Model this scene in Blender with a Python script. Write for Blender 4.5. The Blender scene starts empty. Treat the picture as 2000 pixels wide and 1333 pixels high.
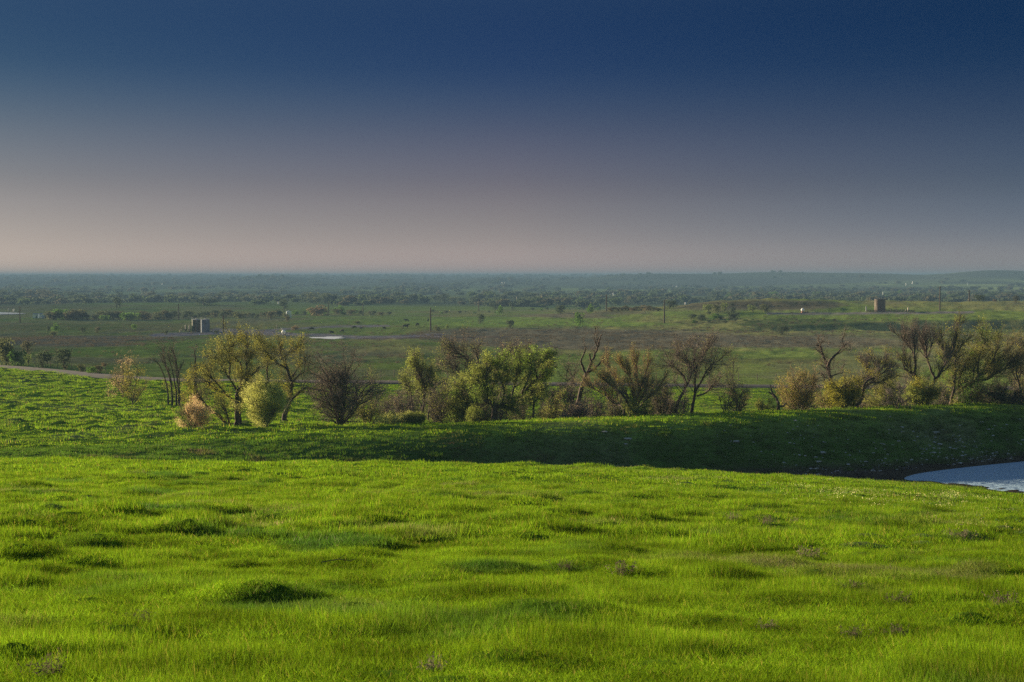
HAZE_ON=True;GRASS_ON=True
import bpy, bmesh, math
import numpy as np
from mathutils import Vector, Matrix

S = bpy.context.scene
COL = S.collection
F = 2778.0                       # focal length in photo pixels (50 mm)
PITCH = math.atan((666.5 - 539.0) / F)
SP, CP = math.sin(PITCH), math.cos(PITCH)
RNG = np.random.default_rng(11)

# ------------------------------------------------------------------ helpers
def tanr(row):
    """slope z/Y of the sight line through a photo row"""
    cy = -(np.asarray(row, float) - 666.5) / F
    return (-SP + cy * CP) / (CP + cy * SP)

def row_of(z, y):
    a = np.arctan2(z, y) + PITCH
    return 666.5 - F * np.tan(a)

def link(o):
    COL.objects.link(o)
    return o

def props(o, label=None, cat=None, group=None, kind=None):
    if label: o['label'] = label
    if cat: o['category'] = cat
    if group: o['group'] = group
    if kind: o['kind'] = kind
    return o

def empty(name, loc, label, cat, group=None):
    o = bpy.data.objects.new(name, None)
    o.location = loc
    o.empty_display_size = 0.3
    link(o)
    return props(o, label, cat, group)

def mesh_np(name, V, faces, mat=None, smooth=False, attrs=None, link_it=True, parent=None):
    """faces: list of int arrays (each (n,k))"""
    me = bpy.data.meshes.new(name)
    V = np.ascontiguousarray(V, np.float32)
    me.vertices.add(len(V))
    me.vertices.foreach_set('co', V.ravel())
    faces = [f for f in faces if len(f)]
    tot = sum(f.size for f in faces)
    nf = sum(len(f) for f in faces)
    me.loops.add(tot)
    me.polygons.add(nf)
    me.loops.foreach_set('vertex_index', np.concatenate([f.ravel() for f in faces]).astype(np.int32))
    ls = np.concatenate([np.full(len(f), f.shape[1]) for f in faces])
    st = np.concatenate([[0], np.cumsum(ls)[:-1]]).astype(np.int32)
    me.polygons.foreach_set('loop_start', st)
    me.polygons.foreach_set('loop_total', ls.astype(np.int32))
    if smooth:
        me.polygons.foreach_set('use_smooth', np.ones(nf, bool))
    me.update(calc_edges=True)
    me.validate()
    if attrs:
        for k, (typ, arr) in attrs.items():
            a = me.attributes.new(k, typ, 'POINT')
            if typ == 'FLOAT_COLOR':
                arr = np.concatenate([arr, np.ones((len(arr), 1))], 1)
                a.data.foreach_set('color', np.ascontiguousarray(arr, np.float32).ravel())
            elif typ == 'FLOAT_VECTOR':
                a.data.foreach_set('vector', np.ascontiguousarray(arr, np.float32).ravel())
            else:
                a.data.foreach_set('value', np.ascontiguousarray(arr).ravel())
    if mat: me.materials.append(mat)
    o = bpy.data.objects.new(name, me)
    if link_it: link(o)
    if parent: o.parent = parent
    return o

class MB:
    """collects simple solids into one mesh"""
    def __init__(s): s.V = []; s.F = []; s.n = 0
    def add(s, v, f):
        v = np.asarray(v, float)
        s.V.append(v); s.F += [[i + s.n for i in q] for q in f]; s.n += len(v)
    def box(s, c, d, rz=0.0, bev=0.0, top=1.0):
        x, y, z = [k / 2 for k in d]
        b = min(bev, x * .9, y * .9)
        if b > 0:
            P = [(-x+b,-y),(x-b,-y),(x,-y+b),(x,y-b),(x-b,y),(-x+b,y),(-x,y-b),(-x,-y+b)]
        else:
            P = [(-x,-y),(x,-y),(x,y),(-x,y)]
        n = len(P)
        v = [(p[0], p[1], -z) for p in P] + [(p[0]*top, p[1]*top, z) for p in P]
        cr, sr = math.cos(rz), math.sin(rz)
        v = [(a*cr-b_*sr+c[0], a*sr+b_*cr+c[1], h+c[2]) for a, b_, h in v]
        f = [[i, (i+1) % n, n+(i+1) % n, n+i] for i in range(n)] + [list(range(n))[::-1], list(range(n, 2*n))]
        s.add(v, f)
    def tube(s, pts, rad, sides=8, cap=True):
        pts = [Vector(p) for p in pts]
        if not hasattr(rad, '__len__'): rad = [rad]*len(pts)
        v = []; 
        for i, p in enumerate(pts):
            t = (pts[min(i+1, len(pts)-1)] - pts[max(i-1, 0)]).normalized()
            a = Vector((0, 1, 0)) if abs(t.y) < .9 else Vector((1, 0, 0))
            u = t.cross(a).normalized(); w = t.cross(u)
            for k in range(sides):
                an = 2*math.pi*k/sides
                v.append(p + (u*math.cos(an) + w*math.sin(an))*rad[i])
        f = []
        for i in range(len(pts)-1):
            for k in range(sides):
                k2 = (k+1) % sides
                f.append([i*sides+k, i*sides+k2, (i+1)*sides+k2, (i+1)*sides+k])
        if cap:
            f.append(list(range(sides))); f.append([(len(pts)-1)*sides+k for k in range(sides)][::-1])
        s.add([tuple(q) for q in v], f)
    def lathe(s, prof, c=(0, 0, 0), sides=32):
        v = []
        for r, z in prof:
            for k in range(sides):
                an = 2*math.pi*k/sides
                v.append((c[0]+r*math.cos(an), c[1]+r*math.sin(an), c[2]+z))
        f = []
        for i in range(len(prof)-1):
            for k in range(sides):
                k2 = (k+1) % sides
                f.append([i*sides+k, i*sides+k2, (i+1)*sides+k2, (i+1)*sides+k])
        f.append(list(range(sides))[::-1]); f.append([(len(prof)-1)*sides+k for k in range(sides)])
        s.add(v, f)
    def build(s, name, mat, parent=None, smooth=False):
        me = bpy.data.meshes.new(name)
        me.from_pydata([tuple(p) for p in np.concatenate(s.V)], [], s.F)
        if smooth:
            me.polygons.foreach_set('use_smooth', np.ones(len(me.polygons), bool))
            try: me.set_sharp_from_angle(angle=math.radians(40))
            except Exception: pass
        me.update()
        me.materials.append(mat)
        o = bpy.data.objects.new(name, me)
        link(o)
        if parent: o.parent = parent
        return o

def hsh(ix, iy, k):
    n = (ix.astype(np.int64) * 374761393 + iy.astype(np.int64) * 668265263 + k * 982451653) & 0xffffffff
    n = ((n ^ (n >> 13)) * 1274126177) & 0xffffffff
    n = ((n ^ (n >> 16)) * 2246822519) & 0xffffffff
    return ((n ^ (n >> 15)) & 0xffffff) / float(0xffffff)

def vnoise(x, y, k=0):
    ix, iy = np.floor(x), np.floor(y)
    fx, fy = x - ix, y - iy
    fx = fx*fx*(3-2*fx); fy = fy*fy*(3-2*fy)
    a, b = hsh(ix, iy, k), hsh(ix+1, iy, k)
    c, d = hsh(ix, iy+1, k), hsh(ix+1, iy+1, k)
    return (a*(1-fx)+b*fx)*(1-fy)+(c*(1-fx)+d*fx)*fy

def fbm(x, y, oct=4, k=0):
    s = 0; a = .5; t = 0
    for i in range(oct):
        s = s + a*vnoise(x*2**i+17.3*i, y*2**i-9.1*i, k+i); t += a; a *= .5
    return s/t

def sstep(a, b, x):
    t = np.clip((x-a)/(b-a), 0, 1)
    return t*t*(3-2*t)

# ------------------------------------------------------------------ terrain
PXC = np.array([-900, -300, 0, 350, 700, 1000, 1400, 1750, 2000, 2300, 3000], float)
def R(row, y): return float(tanr(row) * y)
# every knot: for each azimuth column, (distance, height)
KN = []
def knot(ys, zs):
    ys = np.array(ys, float); zs = np.array(zs, float)
    if ys[0] > 250: zs = zs+.00144*ys
    KN.append((ys, zs))
ones = np.ones(11)
sl = np.array([.108, .108, .110, .112, .114, .1155, .1215, .128, .136, .140, .145])
knot(ones*-30, 2.2*ones); knot(ones*0, -1.6*ones); knot(ones*14, -1.6-sl*14); knot(ones*45, -1.6-sl*45); knot(ones*75, -1.6-sl*75)
lipY = np.array([88, 90, 92, 95, 97, 100, 108, 112, 113, 116, 120], float)
lipR = [907, 909, 911, 911, 913, 917, 932, 945, 958, 966, 970]
knot(lipY, [R(r, y) for r, y in zip(lipR, lipY)])
toeY = np.array([106, 106, 106, 108, 111, 115, 118, 121, 129, 136, 150], float)
toeZ = [-13.6, -13.6, -13.8, -13.9, -14.9, -15.9, -16.6, -16.85, -16.95, -17.0, -17.0]
toeZ[7] = -16.80
knot(toeY-3.5, [-13.85, -13.85, -14.05, -14.15, -15.15, -16.1, -16.65, -16.88, -17.5, -17.5, -17.5]); knot(toeY, toeZ)
crY = np.array([122, 122, 122, 119.5, 121, 124, 128.5, 133, 140, 146, 160], float)
crR = [892, 887, 878, 862, 849, 834, 815, 802, 793, 790, 788]
crZ = np.array([R(r, y) for r, y in zip(crR, crY)])
knot(crY, crZ); knot(crY+4, crZ-.12*np.array([4, 3, 2, 1, 1, 1, 1, 1, 1, 1, 1]))
knot(ones*172, [-16.9, -16.9, -16.8, -16.6, -17.8, -18.6, -18.8, -18.6, -18.4, -18.4, -18.4])
knot(ones*210, [-17.9, -17.9, -17.9, -17.9, -18.6, -19.0, -19.2, -19.2, -19.2, -19.2, -19.2])
knot(ones*255, [-18.5, -18.5, -18.6, -18.8, -19.0, -19.3, -19.5, -19.6, -19.6, -19.6, -19.6])
knot(ones*300, [-19.2, -19.2, -19.3, -19.6, -19.6, -19.8, -20.0, -20.0, -20.0, -20.0, -20.0])
knot(ones*400, [-20.6, -20.6, -20.8, -21.0, -21.0, -20.9, -20.7, -20.6, -20.4, -20.4, -20.4])
bankY = np.array([530, 530, 530, 530, 530, 530, 528, 530, 520, 515, 510], float)
knot(bankY-9, [-22.6, -22.6, -22.6, -22.8, -22.6, -21.9, -20.9, -20.6, -20.4, -20.4, -20.4])
knot(bankY, [-22.8, -22.8, -22.8, -23, -22.8, -21.9, -20.0, -17.2, -16.9, -16.8, -16.8])
knot(ones*610, [-23.4, -23.4, -23.4, -23.6, -23.4, -22.2, -17.2, -16.3, -16.0, -15.8, -15.8])
knot(ones*700, [-24.2, -24.2, -24.2, -24.4, -24.0, -22.8, -14.8, -14.0, -14.0, -14, -14])
knot(ones*900, [-26, -26, -26, -26, -25.5, -25, -22, -22, -22, -22, -22])
knot(ones*1150, [-26, -26, -25.0, -25, -26, -27, -28, -26, -26, -26, -26])
knot(ones*1600, [-30, -30, -30, -31, -29, -29, -30, -28, -27, -27, -27])
knot(ones*2400, [-31, -31, -31, -31, -30, -30, -30, -27, -25, -25, -25])
for yy, rr in ((3600, [553, 553, 553, 553, 553, 553, 552, 548, 547, 547, 547]), (5200, [542]*11), (7500, [538.5]*11), (9500, [537.3]*11)):
    KN.append((ones*yy, np.array([R(r_, yy) for r_ in rr])))
knot(ones*14000, [-60]*11)

RPX = np.array([-900, -400, 0, 210, 350, 1000, 1700, 2300, 3000], float)
RYY = np.array([370, 330, 292, 257, 248, 249, 244, 240, 236], float)
def road_y(px): return np.interp(px, RPX, RYY)

HILLS = [(530, 85, 3900, 380, 16), (1510, 170, 3900, 400, 21), (1250, 140, 3900, 380, 17), (960, 70, 3800, 300, 12), (1925, 110, 3500, 330, 18), (1700, 120, 3600, 330, 13), (2150, 200, 3500, 400, 16), (1000, 900, 6500, 700, 1.0), (1500, 120, 690, 45, 2.4), (1600, 60, 640, 30, .8)]
EXTRA_H = []   # explicit hummocks (x, y, rx, ry, h)

def bumps(x, y, cell, k, prob):
    out = np.zeros_like(x)
    gx, gy = np.floor(x/cell), np.floor(y/cell)
    for dx in (-1, 0, 1):
        for dy in (-1, 0, 1):
            cx, cy = gx+dx, gy+dy
            jx, jy = hsh(cx, cy, k), hsh(cx, cy, k+1)
            p, s = hsh(cx, cy, k+2), hsh(cx, cy, k+3)
            px, py = (cx+jx)*cell, (cy+jy)*cell
            r = cell*(.16+.20*s)
            d = ((x-px)/(r*1.25))**2+((y-py)/r)**2
            out = np.maximum(out, np.where(p < prob, (.35+.65*s)*np.exp(-d**1.3), 0))
    return out

def base_z(x, y):
    px = 1000 + F*x/np.maximum(y, 45)
    px = np.clip(px, -900, 3000)
    ys = [np.interp(px, PXC, k[0]) for k in KN]
    zs = [np.interp(px, PXC, k[1]) for k in KN]
    n = len(KN)
    d = [(zs[i+1]-zs[i])/(ys[i+1]-ys[i]) for i in range(n-1)]
    m = []
    for i in range(n):
        if i == 0: m.append(d[0])
        elif i == n-1: m.append(d[-1])
        else:
            a, b = d[i-1], d[i]
            h = 2*a*b/np.where(np.abs(a+b) < 1e-9, 1e-9, a+b)
            m.append(np.where(a*b > 0, h, 0))
    z = zs[0]+(y-ys[0])*m[0]
    for i in range(n-1):
        h = ys[i+1]-ys[i]
        t = np.clip((y-ys[i])/h, 0, 1)
        v = (2*t**3-3*t**2+1)*zs[i]+(t**3-2*t**2+t)*h*m[i]+(-2*t**3+3*t**2)*zs[i+1]+(t**3-t**2)*h*m[i+1]
        z = np.where(y >= ys[i], v, z)
    return z, px, ys

def terrain(x, y, full=False):
    x = np.asarray(x, float); y = np.asarray(y, float)
    z, px, ys = base_z(x, y)
    toe, cr = ys[7], ys[8]
    pond = (px > 1600) & (y > ys[5]) & (y < toe+3)
    field = sstep(toe-2, toe-9, y)
    ry = road_y(px)
    leftf = sstep(900, 500, px)*sstep(cr-2, cr+10, y)*sstep(ry, ry-6, y)
    beh = sstep(cr+6, cr+25, y)*sstep(ry, ry-8, y)
    lush = np.maximum(field, np.maximum(leftf, beh*.6))
    flat = np.where(pond, .6, 1.0)
    hum = bumps(x, y, 2.7, 5, .42)*.30*sstep(45, 110, y)+bumps(x+70, y+31, 1.05, 25, .55)*.13*sstep(8, 22, y)*1.3+bumps(x+7, y+3, .62, 35, .4)*.07*sstep(60, 40, y)
    hum = hum*(1+.35*leftf)
    und = (fbm(x/4, y/4, 3, 60)-.5)*.33*sstep(8, 20, y)*sstep(6, 16, np.abs(y-ys[5]))*sstep(3, 9, np.abs(y-cr-1))
    face = sstep(toe-1, toe+3, y)*sstep(cr+14, cr+4, y)
    hz = hum*lush + (fbm(x/2.2, y/1.6, 3, 90)-.5)*(.18+.2*sstep(1000, 500, px))*face + bumps(x, y, 4.0, 44, .35)*.25*face*sstep(1200, 500, px)
    hz += und*np.maximum(lush, face*.8)
    far = sstep(300, 330, y)*sstep(900, 750, y)
    hz += far*((fbm(x/6, y/11, 3, 120)-.5)*1.1+(fbm(x/45, y/60, 3, 130)-.5)*2.0)
    hz += sstep(750, 1200, y)*(fbm(x/260, y/420, 3, 140)-.5)*7*sstep(7000, 3500, y)
    for pc, pw, yc, yw, h in HILLS:
        hz += h*np.exp(-((px-pc)/pw)**2-((y-yc)/yw)**2)
    for ax, ay, rx, ry, h in EXTRA_H:
        d = ((x-ax)/rx)**2+((y-ay)/ry)**2
        hz += h*np.exp(-d)
    hz = hz*sstep(4, 8, np.abs(y-ry))
    z = z+hz*flat
    if full: return z, px, ys, lush, face, hum
    return z

YS = np.concatenate([np.geomspace(5, 300, 700), np.geomspace(301, 12500, 900)])
def hit(px, row, ymin=5):
    """first terrain point on the sight line through a photo pixel"""
    cx = (px-1000)/F; cy = -(row-666.5)/F
    k = cx/(CP+cy*SP)
    z = terrain(YS*k, YS)
    r = row_of(z, YS)
    ok = np.where((r <= row) & (YS >= ymin))[0]
    Y = YS[ok[0]] if len(ok) else 9000.0
    return np.array([k*Y, Y, float(terrain(np.array([k*Y]), np.array([Y]))[0])])

def P(px, row, Y):
    cx = (px-1000)/F; cy = -(row-666.5)/F
    return np.array([cx/(CP+cy*SP)*Y, Y, float(tanr(row))*Y])

def G(x, y): return float(terrain(np.array([float(x)]), np.array([float(y)]))[0])

# hummocks the photo shows distinctly (photo px, row, half width px, height m)
HUM = [(1080,1212,150,.30),(520,1165,110,.30),(150,1112,85,.34),(45,1090,70,.36),(700,1195,90,.16),(860,1140,60,.20),
       (460,1115,50,.22),(1400,1075,42,.26),(1280,1130,50,.22),(1600,1135,50,.22),(100,1000,45,.34),(330,1010,34,.26),
       (375,1028,28,.22),(200,1060,36,.22),(60,1028,34,.24),(350,982,24,.26),(510,948,22,.30),(820,1060,50,.22),
       (1210,1035,40,.18),(1870,1060,46,.24),(1480,1080,44,.18),(1720,1080,50,.18),(200,1240,80,.20),(30,1290,60,.25),
       (1000,1300,120,.2),(240,1245,60,.18),(1500,1185,60,.12),(1900,1215,60,.14),(650,1060,60,.14),(1060,1060,46,.2)]
for px, row, w, h in HUM:
    p = hit(px, row)
    r = w/F*p[1]
    EXTRA_H.append((p[0]-r*.1, p[1]+.25*r, r*.8, r*.55, h*.46))
# ------------------------------------------------------------------ materials
def new_mat(name):
    m = bpy.data.materials.new(name); m.use_nodes = True
    nt = m.node_tree; nt.nodes.clear()
    return m, nt, nt.nodes, nt.links

def solid(name, col, rough=.8, metal=0., var=.25, scale=3., stain=None, bump=0.):
    """painted / rusty / wooden solid: noise-varied colour, optional stain colour running in streaks"""
    m, nt, N, L = new_mat(name)
    out = N.new('ShaderNodeOutputMaterial'); b = N.new('ShaderNodeBsdfPrincipled')
    b.inputs['Roughness'].default_value = rough; b.inputs['Metallic'].default_value = metal; b.inputs['Specular IOR Level'].default_value = .12
    tc = N.new('ShaderNodeTexCoord'); no = N.new('ShaderNodeTexNoise')
    no.inputs['Scale'].default_value = scale; no.inputs['Detail'].default_value = 5
    L.new(tc.outputs['Object'], no.inputs['Vector'])
    mp = N.new('ShaderNodeMapRange'); mp.inputs['From Min'].default_value = .3; mp.inputs['From Max'].default_value = .7
    mp.inputs['To Min'].default_value = 1-var; mp.inputs['To Max'].default_value = 1+var
    L.new(no.outputs['Fac'], mp.inputs['Value'])
    mx = N.new('ShaderNodeVectorMath'); mx.operation = 'SCALE'
    mx.inputs[0].default_value = col; L.new(mp.outputs['Result'], mx.inputs['Scale'])
    src = mx.outputs[0]
    if stain:
        mpg = N.new('ShaderNodeMapping'); mpg.inputs['Scale'].default_value = (1.2, 1.2, .25)
        n2 = N.new('ShaderNodeTexNoise'); n2.inputs['Scale'].default_value = 1.6; n2.inputs['Detail'].default_value = 6
        L.new(tc.outputs['Object'], mpg.inputs['Vector']); L.new(mpg.outputs[0], n2.inputs['Vector'])
        m2 = N.new('ShaderNodeMapRange'); m2.inputs['From Min'].default_value = .47; m2.inputs['From Max'].default_value = .58
        L.new(n2.outputs['Fac'], m2.inputs['Value'])
        mm = N.new('ShaderNodeMix'); mm.data_type = 'RGBA'
        L.new(m2.outputs['Result'], mm.inputs['Factor']); L.new(src, mm.inputs['A']); mm.inputs['B'].default_value = (*stain, 1)
        src = mm.outputs['Result']
    L.new(src, b.inputs['Base Color'])
    if bump:
        bp = N.new('ShaderNodeBump'); bp.inputs['Strength'].default_value = bump; bp.inputs['Distance'].default_value = .05
        L.new(no.outputs['Fac'], bp.inputs['Height']); L.new(bp.outputs[0], b.inputs['Normal'])
    L.new(b.outputs[0], out.inputs['Surface'])
    return m

def leaf_mat(name, col, trans=.5, var=.3, attr=None, zone=None):
    """thin leaves or blades: light comes through; colour varies from clump to clump and leaf to leaf"""
    m, nt, N, L = new_mat(name)
    out = N.new('ShaderNodeOutputMaterial')
    d = N.new('ShaderNodeBsdfDiffuse'); t = N.new('ShaderNodeBsdfTranslucent'); mix = N.new('ShaderNodeMixShader')
    mix.inputs[0].default_value = trans
    geo = N.new('ShaderNodeNewGeometry')
    no = N.new('ShaderNodeTexNoise'); no.inputs['Scale'].default_value = .9; no.inputs['Detail'].default_value = 3
    L.new(geo.outputs['Position'], no.inputs['Vector'])
    mp = N.new('ShaderNodeMapRange'); mp.inputs['From Min'].default_value = .3; mp.inputs['From Max'].default_value = .7
    mp.inputs['To Min'].default_value = 1-var; mp.inputs['To Max'].default_value = 1+var
    L.new(no.outputs['Fac'], mp.inputs['Value'])
    sc = N.new('ShaderNodeVectorMath'); sc.operation = 'SCALE'; sc.inputs[0].default_value = col
    L.new(mp.outputs['Result'], sc.inputs['Scale'])
    src = sc.outputs[0]
    if zone:      # slow drift to a second colour over the ground (dry or blue-green patches)
        for col2, scale, lo, hi, seed in zone:
            n2 = N.new('ShaderNodeTexNoise'); n2.noise_dimensions = '4D'; n2.inputs['W'].default_value = seed
            n2.inputs['Scale'].default_value = scale; n2.inputs['Detail'].default_value = 4
            L.new(geo.outputs['Position'], n2.inputs['Vector'])
            m2 = N.new('ShaderNodeMapRange'); m2.inputs['From Min'].default_value = lo; m2.inputs['From Max'].default_value = hi
            L.new(n2.outputs['Fac'], m2.inputs['Value'])
            mm = N.new('ShaderNodeMix'); mm.data_type = 'RGBA'
            L.new(m2.outputs['Result'], mm.inputs['Factor']); L.new(src, mm.inputs['A']); mm.inputs['B'].default_value = (*col2, 1)
            src = mm.outputs['Result']
    if attr:
        at = N.new('ShaderNodeAttribute'); at.attribute_name = attr
        mu = N.new('ShaderNodeVectorMath'); mu.operation = 'MULTIPLY'
        L.new(src, mu.inputs[0]); L.new(at.outputs['Color'], mu.inputs[1]); src = mu.outputs[0]
    L.new(src, d.inputs['Color']); L.new(src, t.inputs['Color'])
    L.new(d.outputs[0], mix.inputs[1]); L.new(t.outputs[0], mix.inputs[2])
    L.new(mix.outputs[0], out.inputs['Surface'])
    return m

def ground_mat():
    m, nt, N, L = new_mat('ground_cover')
    out = N.new('ShaderNodeOutputMaterial'); b = N.new('ShaderNodeBsdfDiffuse'); b.inputs['Roughness'].default_value = 1
    at = N.new('ShaderNodeAttribute'); at.attribute_name = 'tint'
    geo = N.new('ShaderNodeNewGeometry')
    prev = at.outputs['Color']
    for sc, lo, hi, st in ((3.5, .6, 1.4, 5), (.35, .72, 1.28, 4), (.05, .85, 1.15, 3)):
        no = N.new('ShaderNodeTexNoise'); no.inputs['Scale'].default_value = sc; no.inputs['Detail'].default_value = st
        L.new(geo.outputs['Position'], no.inputs['Vector'])
        mp = N.new('ShaderNodeMapRange'); mp.inputs['From Min'].default_value = .3; mp.inputs['From Max'].default_value = .7
        mp.inputs['To Min'].default_value = lo; mp.inputs['To Max'].default_value = hi
        L.new(no.outputs['Fac'], mp.inputs['Value'])
        s = N.new('ShaderNodeVectorMath'); s.operation = 'SCALE'
        L.new(prev, s.inputs[0]); L.new(mp.outputs['Result'], s.inputs['Scale']); prev = s.outputs[0]
    L.new(prev, b.inputs['Color'])
    nb = N.new('ShaderNodeTexNoise'); nb.inputs['Scale'].default_value = 1.6; nb.inputs['Detail'].default_value = 6
    L.new(geo.outputs['Position'], nb.inputs['Vector'])
    bp = N.new('ShaderNodeBump'); bp.inputs['Strength'].default_value = .6; bp.inputs['Distance'].default_value = .25
    L.new(nb.outputs['Fac'], bp.inputs['Height']); L.new(bp.outputs[0], b.inputs['Normal'])
    L.new(b.outputs[0], out.inputs['Surface'])
    return m

# ------------------------------------------------------------------ ground sheet
LUSH = np.array([.09, .165, .014])
OLIVE = np.array([.25, .26, .085])
GREEN = np.array([.18, .26, .05])
BROWN = np.array([.19, .17, .105])
GRAVEL = np.array([.26, .23, .24])
DIRT = np.array([.15, .115, .085])
STRAW = np.array([.17, .16, .06])
TRACK_PTS = []

def blob(px, row, cx, cy, rx, ry, soft=1.0):
    d = ((px-cx)/rx)**2+((row-cy)/ry)**2
    return sstep(1.25, .7, d)

def seg_mask(px, row, pts, w):
    best = np.full(px.shape, 1e9)
    for (x0, y0), (x1, y1) in zip(pts[:-1], pts[1:]):
        t = np.clip((px-x0)/(x1-x0), 0, 1)
        d = np.abs(row-(y0+t*(y1-y0)))+np.maximum(np.maximum(x0-px, px-x1), 0)*.3
        best = np.minimum(best, d)
    return sstep(w, w*.5, best)

def build_ground():
    A = np.concatenate([np.linspace(-1.1, -.62, 90)[:-1], np.linspace(-.62, .62, 1000), np.linspace(.62, 1.1, 90)[1:]])
    Yg = [-25, -15, -8, -4, -1, 1, 3, 4.5]
    y = 6.0
    while y < 320: Yg.append(y); y *= 1.0058
    while y < 505: Yg.append(y); y *= 1.012
    while y < 560: Yg.append(y); y *= 1.0024
    while y < 13800: Yg.append(y); y *= 1.012
    Yg = np.array(Yg)
    AA, YY = np.meshgrid(A, Yg)
    X = (AA*(np.maximum(YY, -25)+32)).ravel(); Y = YY.ravel()
    Z, px, ys, lush, face, hum = terrain(X, Y, True)
    row = row_of(Z, np.maximum(Y, 3.0))
    n1 = fbm(X/30, Y/55, 4, 300); n2 = fbm(X/8, Y/12, 3, 310); n3 = fbm(X/120, Y/200, 3, 320)
    wob = (n1-.5)*14; pxw = px+(n2-.5)*60
    c = OLIVE[None]*np.ones((len(X), 1))
    def mixc(c, col, m): return c*(1-m[:, None])+np.asarray(col)[None]*m[:, None]
    far = sstep(300, 340, Y)
    c = mixc(c, GREEN, sstep(330, 280, Y)*.7)
    c = mixc(c, GREEN, sstep(.45, .62, n1)*.8)
    c = mixc(c, BROWN, sstep(.54, .68, fbm(X/22+40, Y/40, 4, 333))*.5)
    r2 = row+wob*.5
    for cx, cy, rx, ry, col, s in [
        (1180, 663, 330, 20, BROWN, 1), (950, 655, 140, 14, BROWN, .9), (1500, 668, 260, 12, BROWN, .85), (1750, 668, 330, 14, BROWN, .6),
        (170, 667, 210, 11, BROWN, 1), (470, 690, 130, 12, BROWN, .7), (700, 700, 200, 10, BROWN, .4), (1100, 620, 100, 7, BROWN, .9),
        (1180, 612, 90, 5, BROWN, .7), (1400, 600, 90, 9, BROWN, .8), (1530, 597, 130, 9, BROWN*.8, .9),
        (420, 672, 170, 12, GREEN, .9), (260, 690, 200, 9, GREEN, .7), (900, 628, 330, 9, GREEN*1.1, .9), (1050, 633, 280, 6, GREEN*1.2, .9),
        (1150, 715, 300, 12, STRAW, .5), (1500, 715, 240, 14, STRAW, .65), (200, 640, 260, 8, STRAW*.9, .4),
        (1750, 616, 330, 12, GREEN*.9, .9), (1000, 700, 160, 12, GREEN, .6), (1300, 690, 160, 6, GREEN, .6),
        (300, 590, 320, 5, GREEN*1.3, 1), (800, 598, 330, 9, GREEN*1.1, .8), (100, 600, 120, 5, DIRT, .3)]:
        c = mixc(c, col, blob(pxw, r2, cx, cy, rx, ry)*s*far)
    c = mixc(c, np.array([.055, .095, .03]), np.maximum(blob(pxw, row, 1570, 632, 130, 9), blob(pxw, row, 1930, 645, 170, 6))*far*.75)  # scrub green, darkened to paint shade onto the plateau bank
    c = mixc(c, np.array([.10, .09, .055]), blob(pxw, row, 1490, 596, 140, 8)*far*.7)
    # far country: dull green pasture with darker scrub
    ff = sstep(1000, 1500, Y)
    c = mixc(c, np.array([.15, .20, .08]), ff)
    c = mixc(c, np.array([.07, .09, .05]), ff*sstep(.54, .60, fbm(X/160, Y/420, 4, 350)))
    c = mixc(c, np.array([.28, .36, .11]), ff*sstep(.58, .66, n3)*.8)
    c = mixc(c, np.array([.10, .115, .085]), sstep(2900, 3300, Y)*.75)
    # lush near pasture
    lushm = np.clip(np.maximum(sstep(ys[7]+1, ys[7]-6, Y), sstep(ys[8]-6, ys[8], Y)*sstep(road_y(px)+3, road_y(px)-3, Y)*np.maximum(sstep(900, 560, px), .85)), 0, 1)
    c = mixc(c, LUSH, lushm)
    c = mixc(c, BROWN*1.1, lushm*sstep(.62, .72, n2)*.35)
    # dam face
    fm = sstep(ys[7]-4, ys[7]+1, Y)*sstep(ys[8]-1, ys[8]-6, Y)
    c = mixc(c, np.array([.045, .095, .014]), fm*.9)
    c = mixc(c, BROWN*.9, fm*sstep(.5, .7, n2)*.45*sstep(600, 1500, px))
    pond = (px > 1380)
    shore = np.where(pond, sstep(.9, .15, Z+16.8), 0)*sstep(100, 106, Y)*sstep(160, 150, Y)
    c = mixc(c, np.array([.05, .038, .028]), np.clip(shore, 0, 1))
    # well pads, dirt roads and the damp bare flat round the puddle
    pads = [([(300, 655), (420, 651), (520, 652), (640, 656), (700, 659), (780, 659), (860, 655)], 4.5, GRAVEL),
            ([(520, 645), (600, 641), (660, 638), (760, 637)], 2.2, GRAVEL), ([(420, 645), (530, 648)], 5, GRAVEL),
            ([(1500, 613), (1600, 613), (1690, 612), (1800, 612), (1900, 610)], 2.6, GRAVEL*.8),
            ([(900, 640), (1300, 640)], .01, DIRT), ([(700, 662), (1000, 658)], 2.0, DIRT)]
    for pts, w, col in pads:
        c = mixc(c, col, seg_mask(px, row+(n2-.5)*3, pts, w)*(Y > 400)*.9)
    c = mixc(c, DIRT, seg_mask(px, row, [(-300, 866), (0, 862), (300, 851), (600, 838)], 2.0)*(Y > 110)*(Y < 140)*.35)
    i = np.arange(len(Yg)-1)[:, None]*len(A)+np.arange(len(A)-1)[None]
    f = np.stack([i, i+1, i+1+len(A), i+len(A)], -1).reshape(-1, 4)
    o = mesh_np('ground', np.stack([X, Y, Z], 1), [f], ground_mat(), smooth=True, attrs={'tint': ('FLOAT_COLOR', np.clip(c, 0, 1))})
    props(o, kind='structure')
    return o

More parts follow.
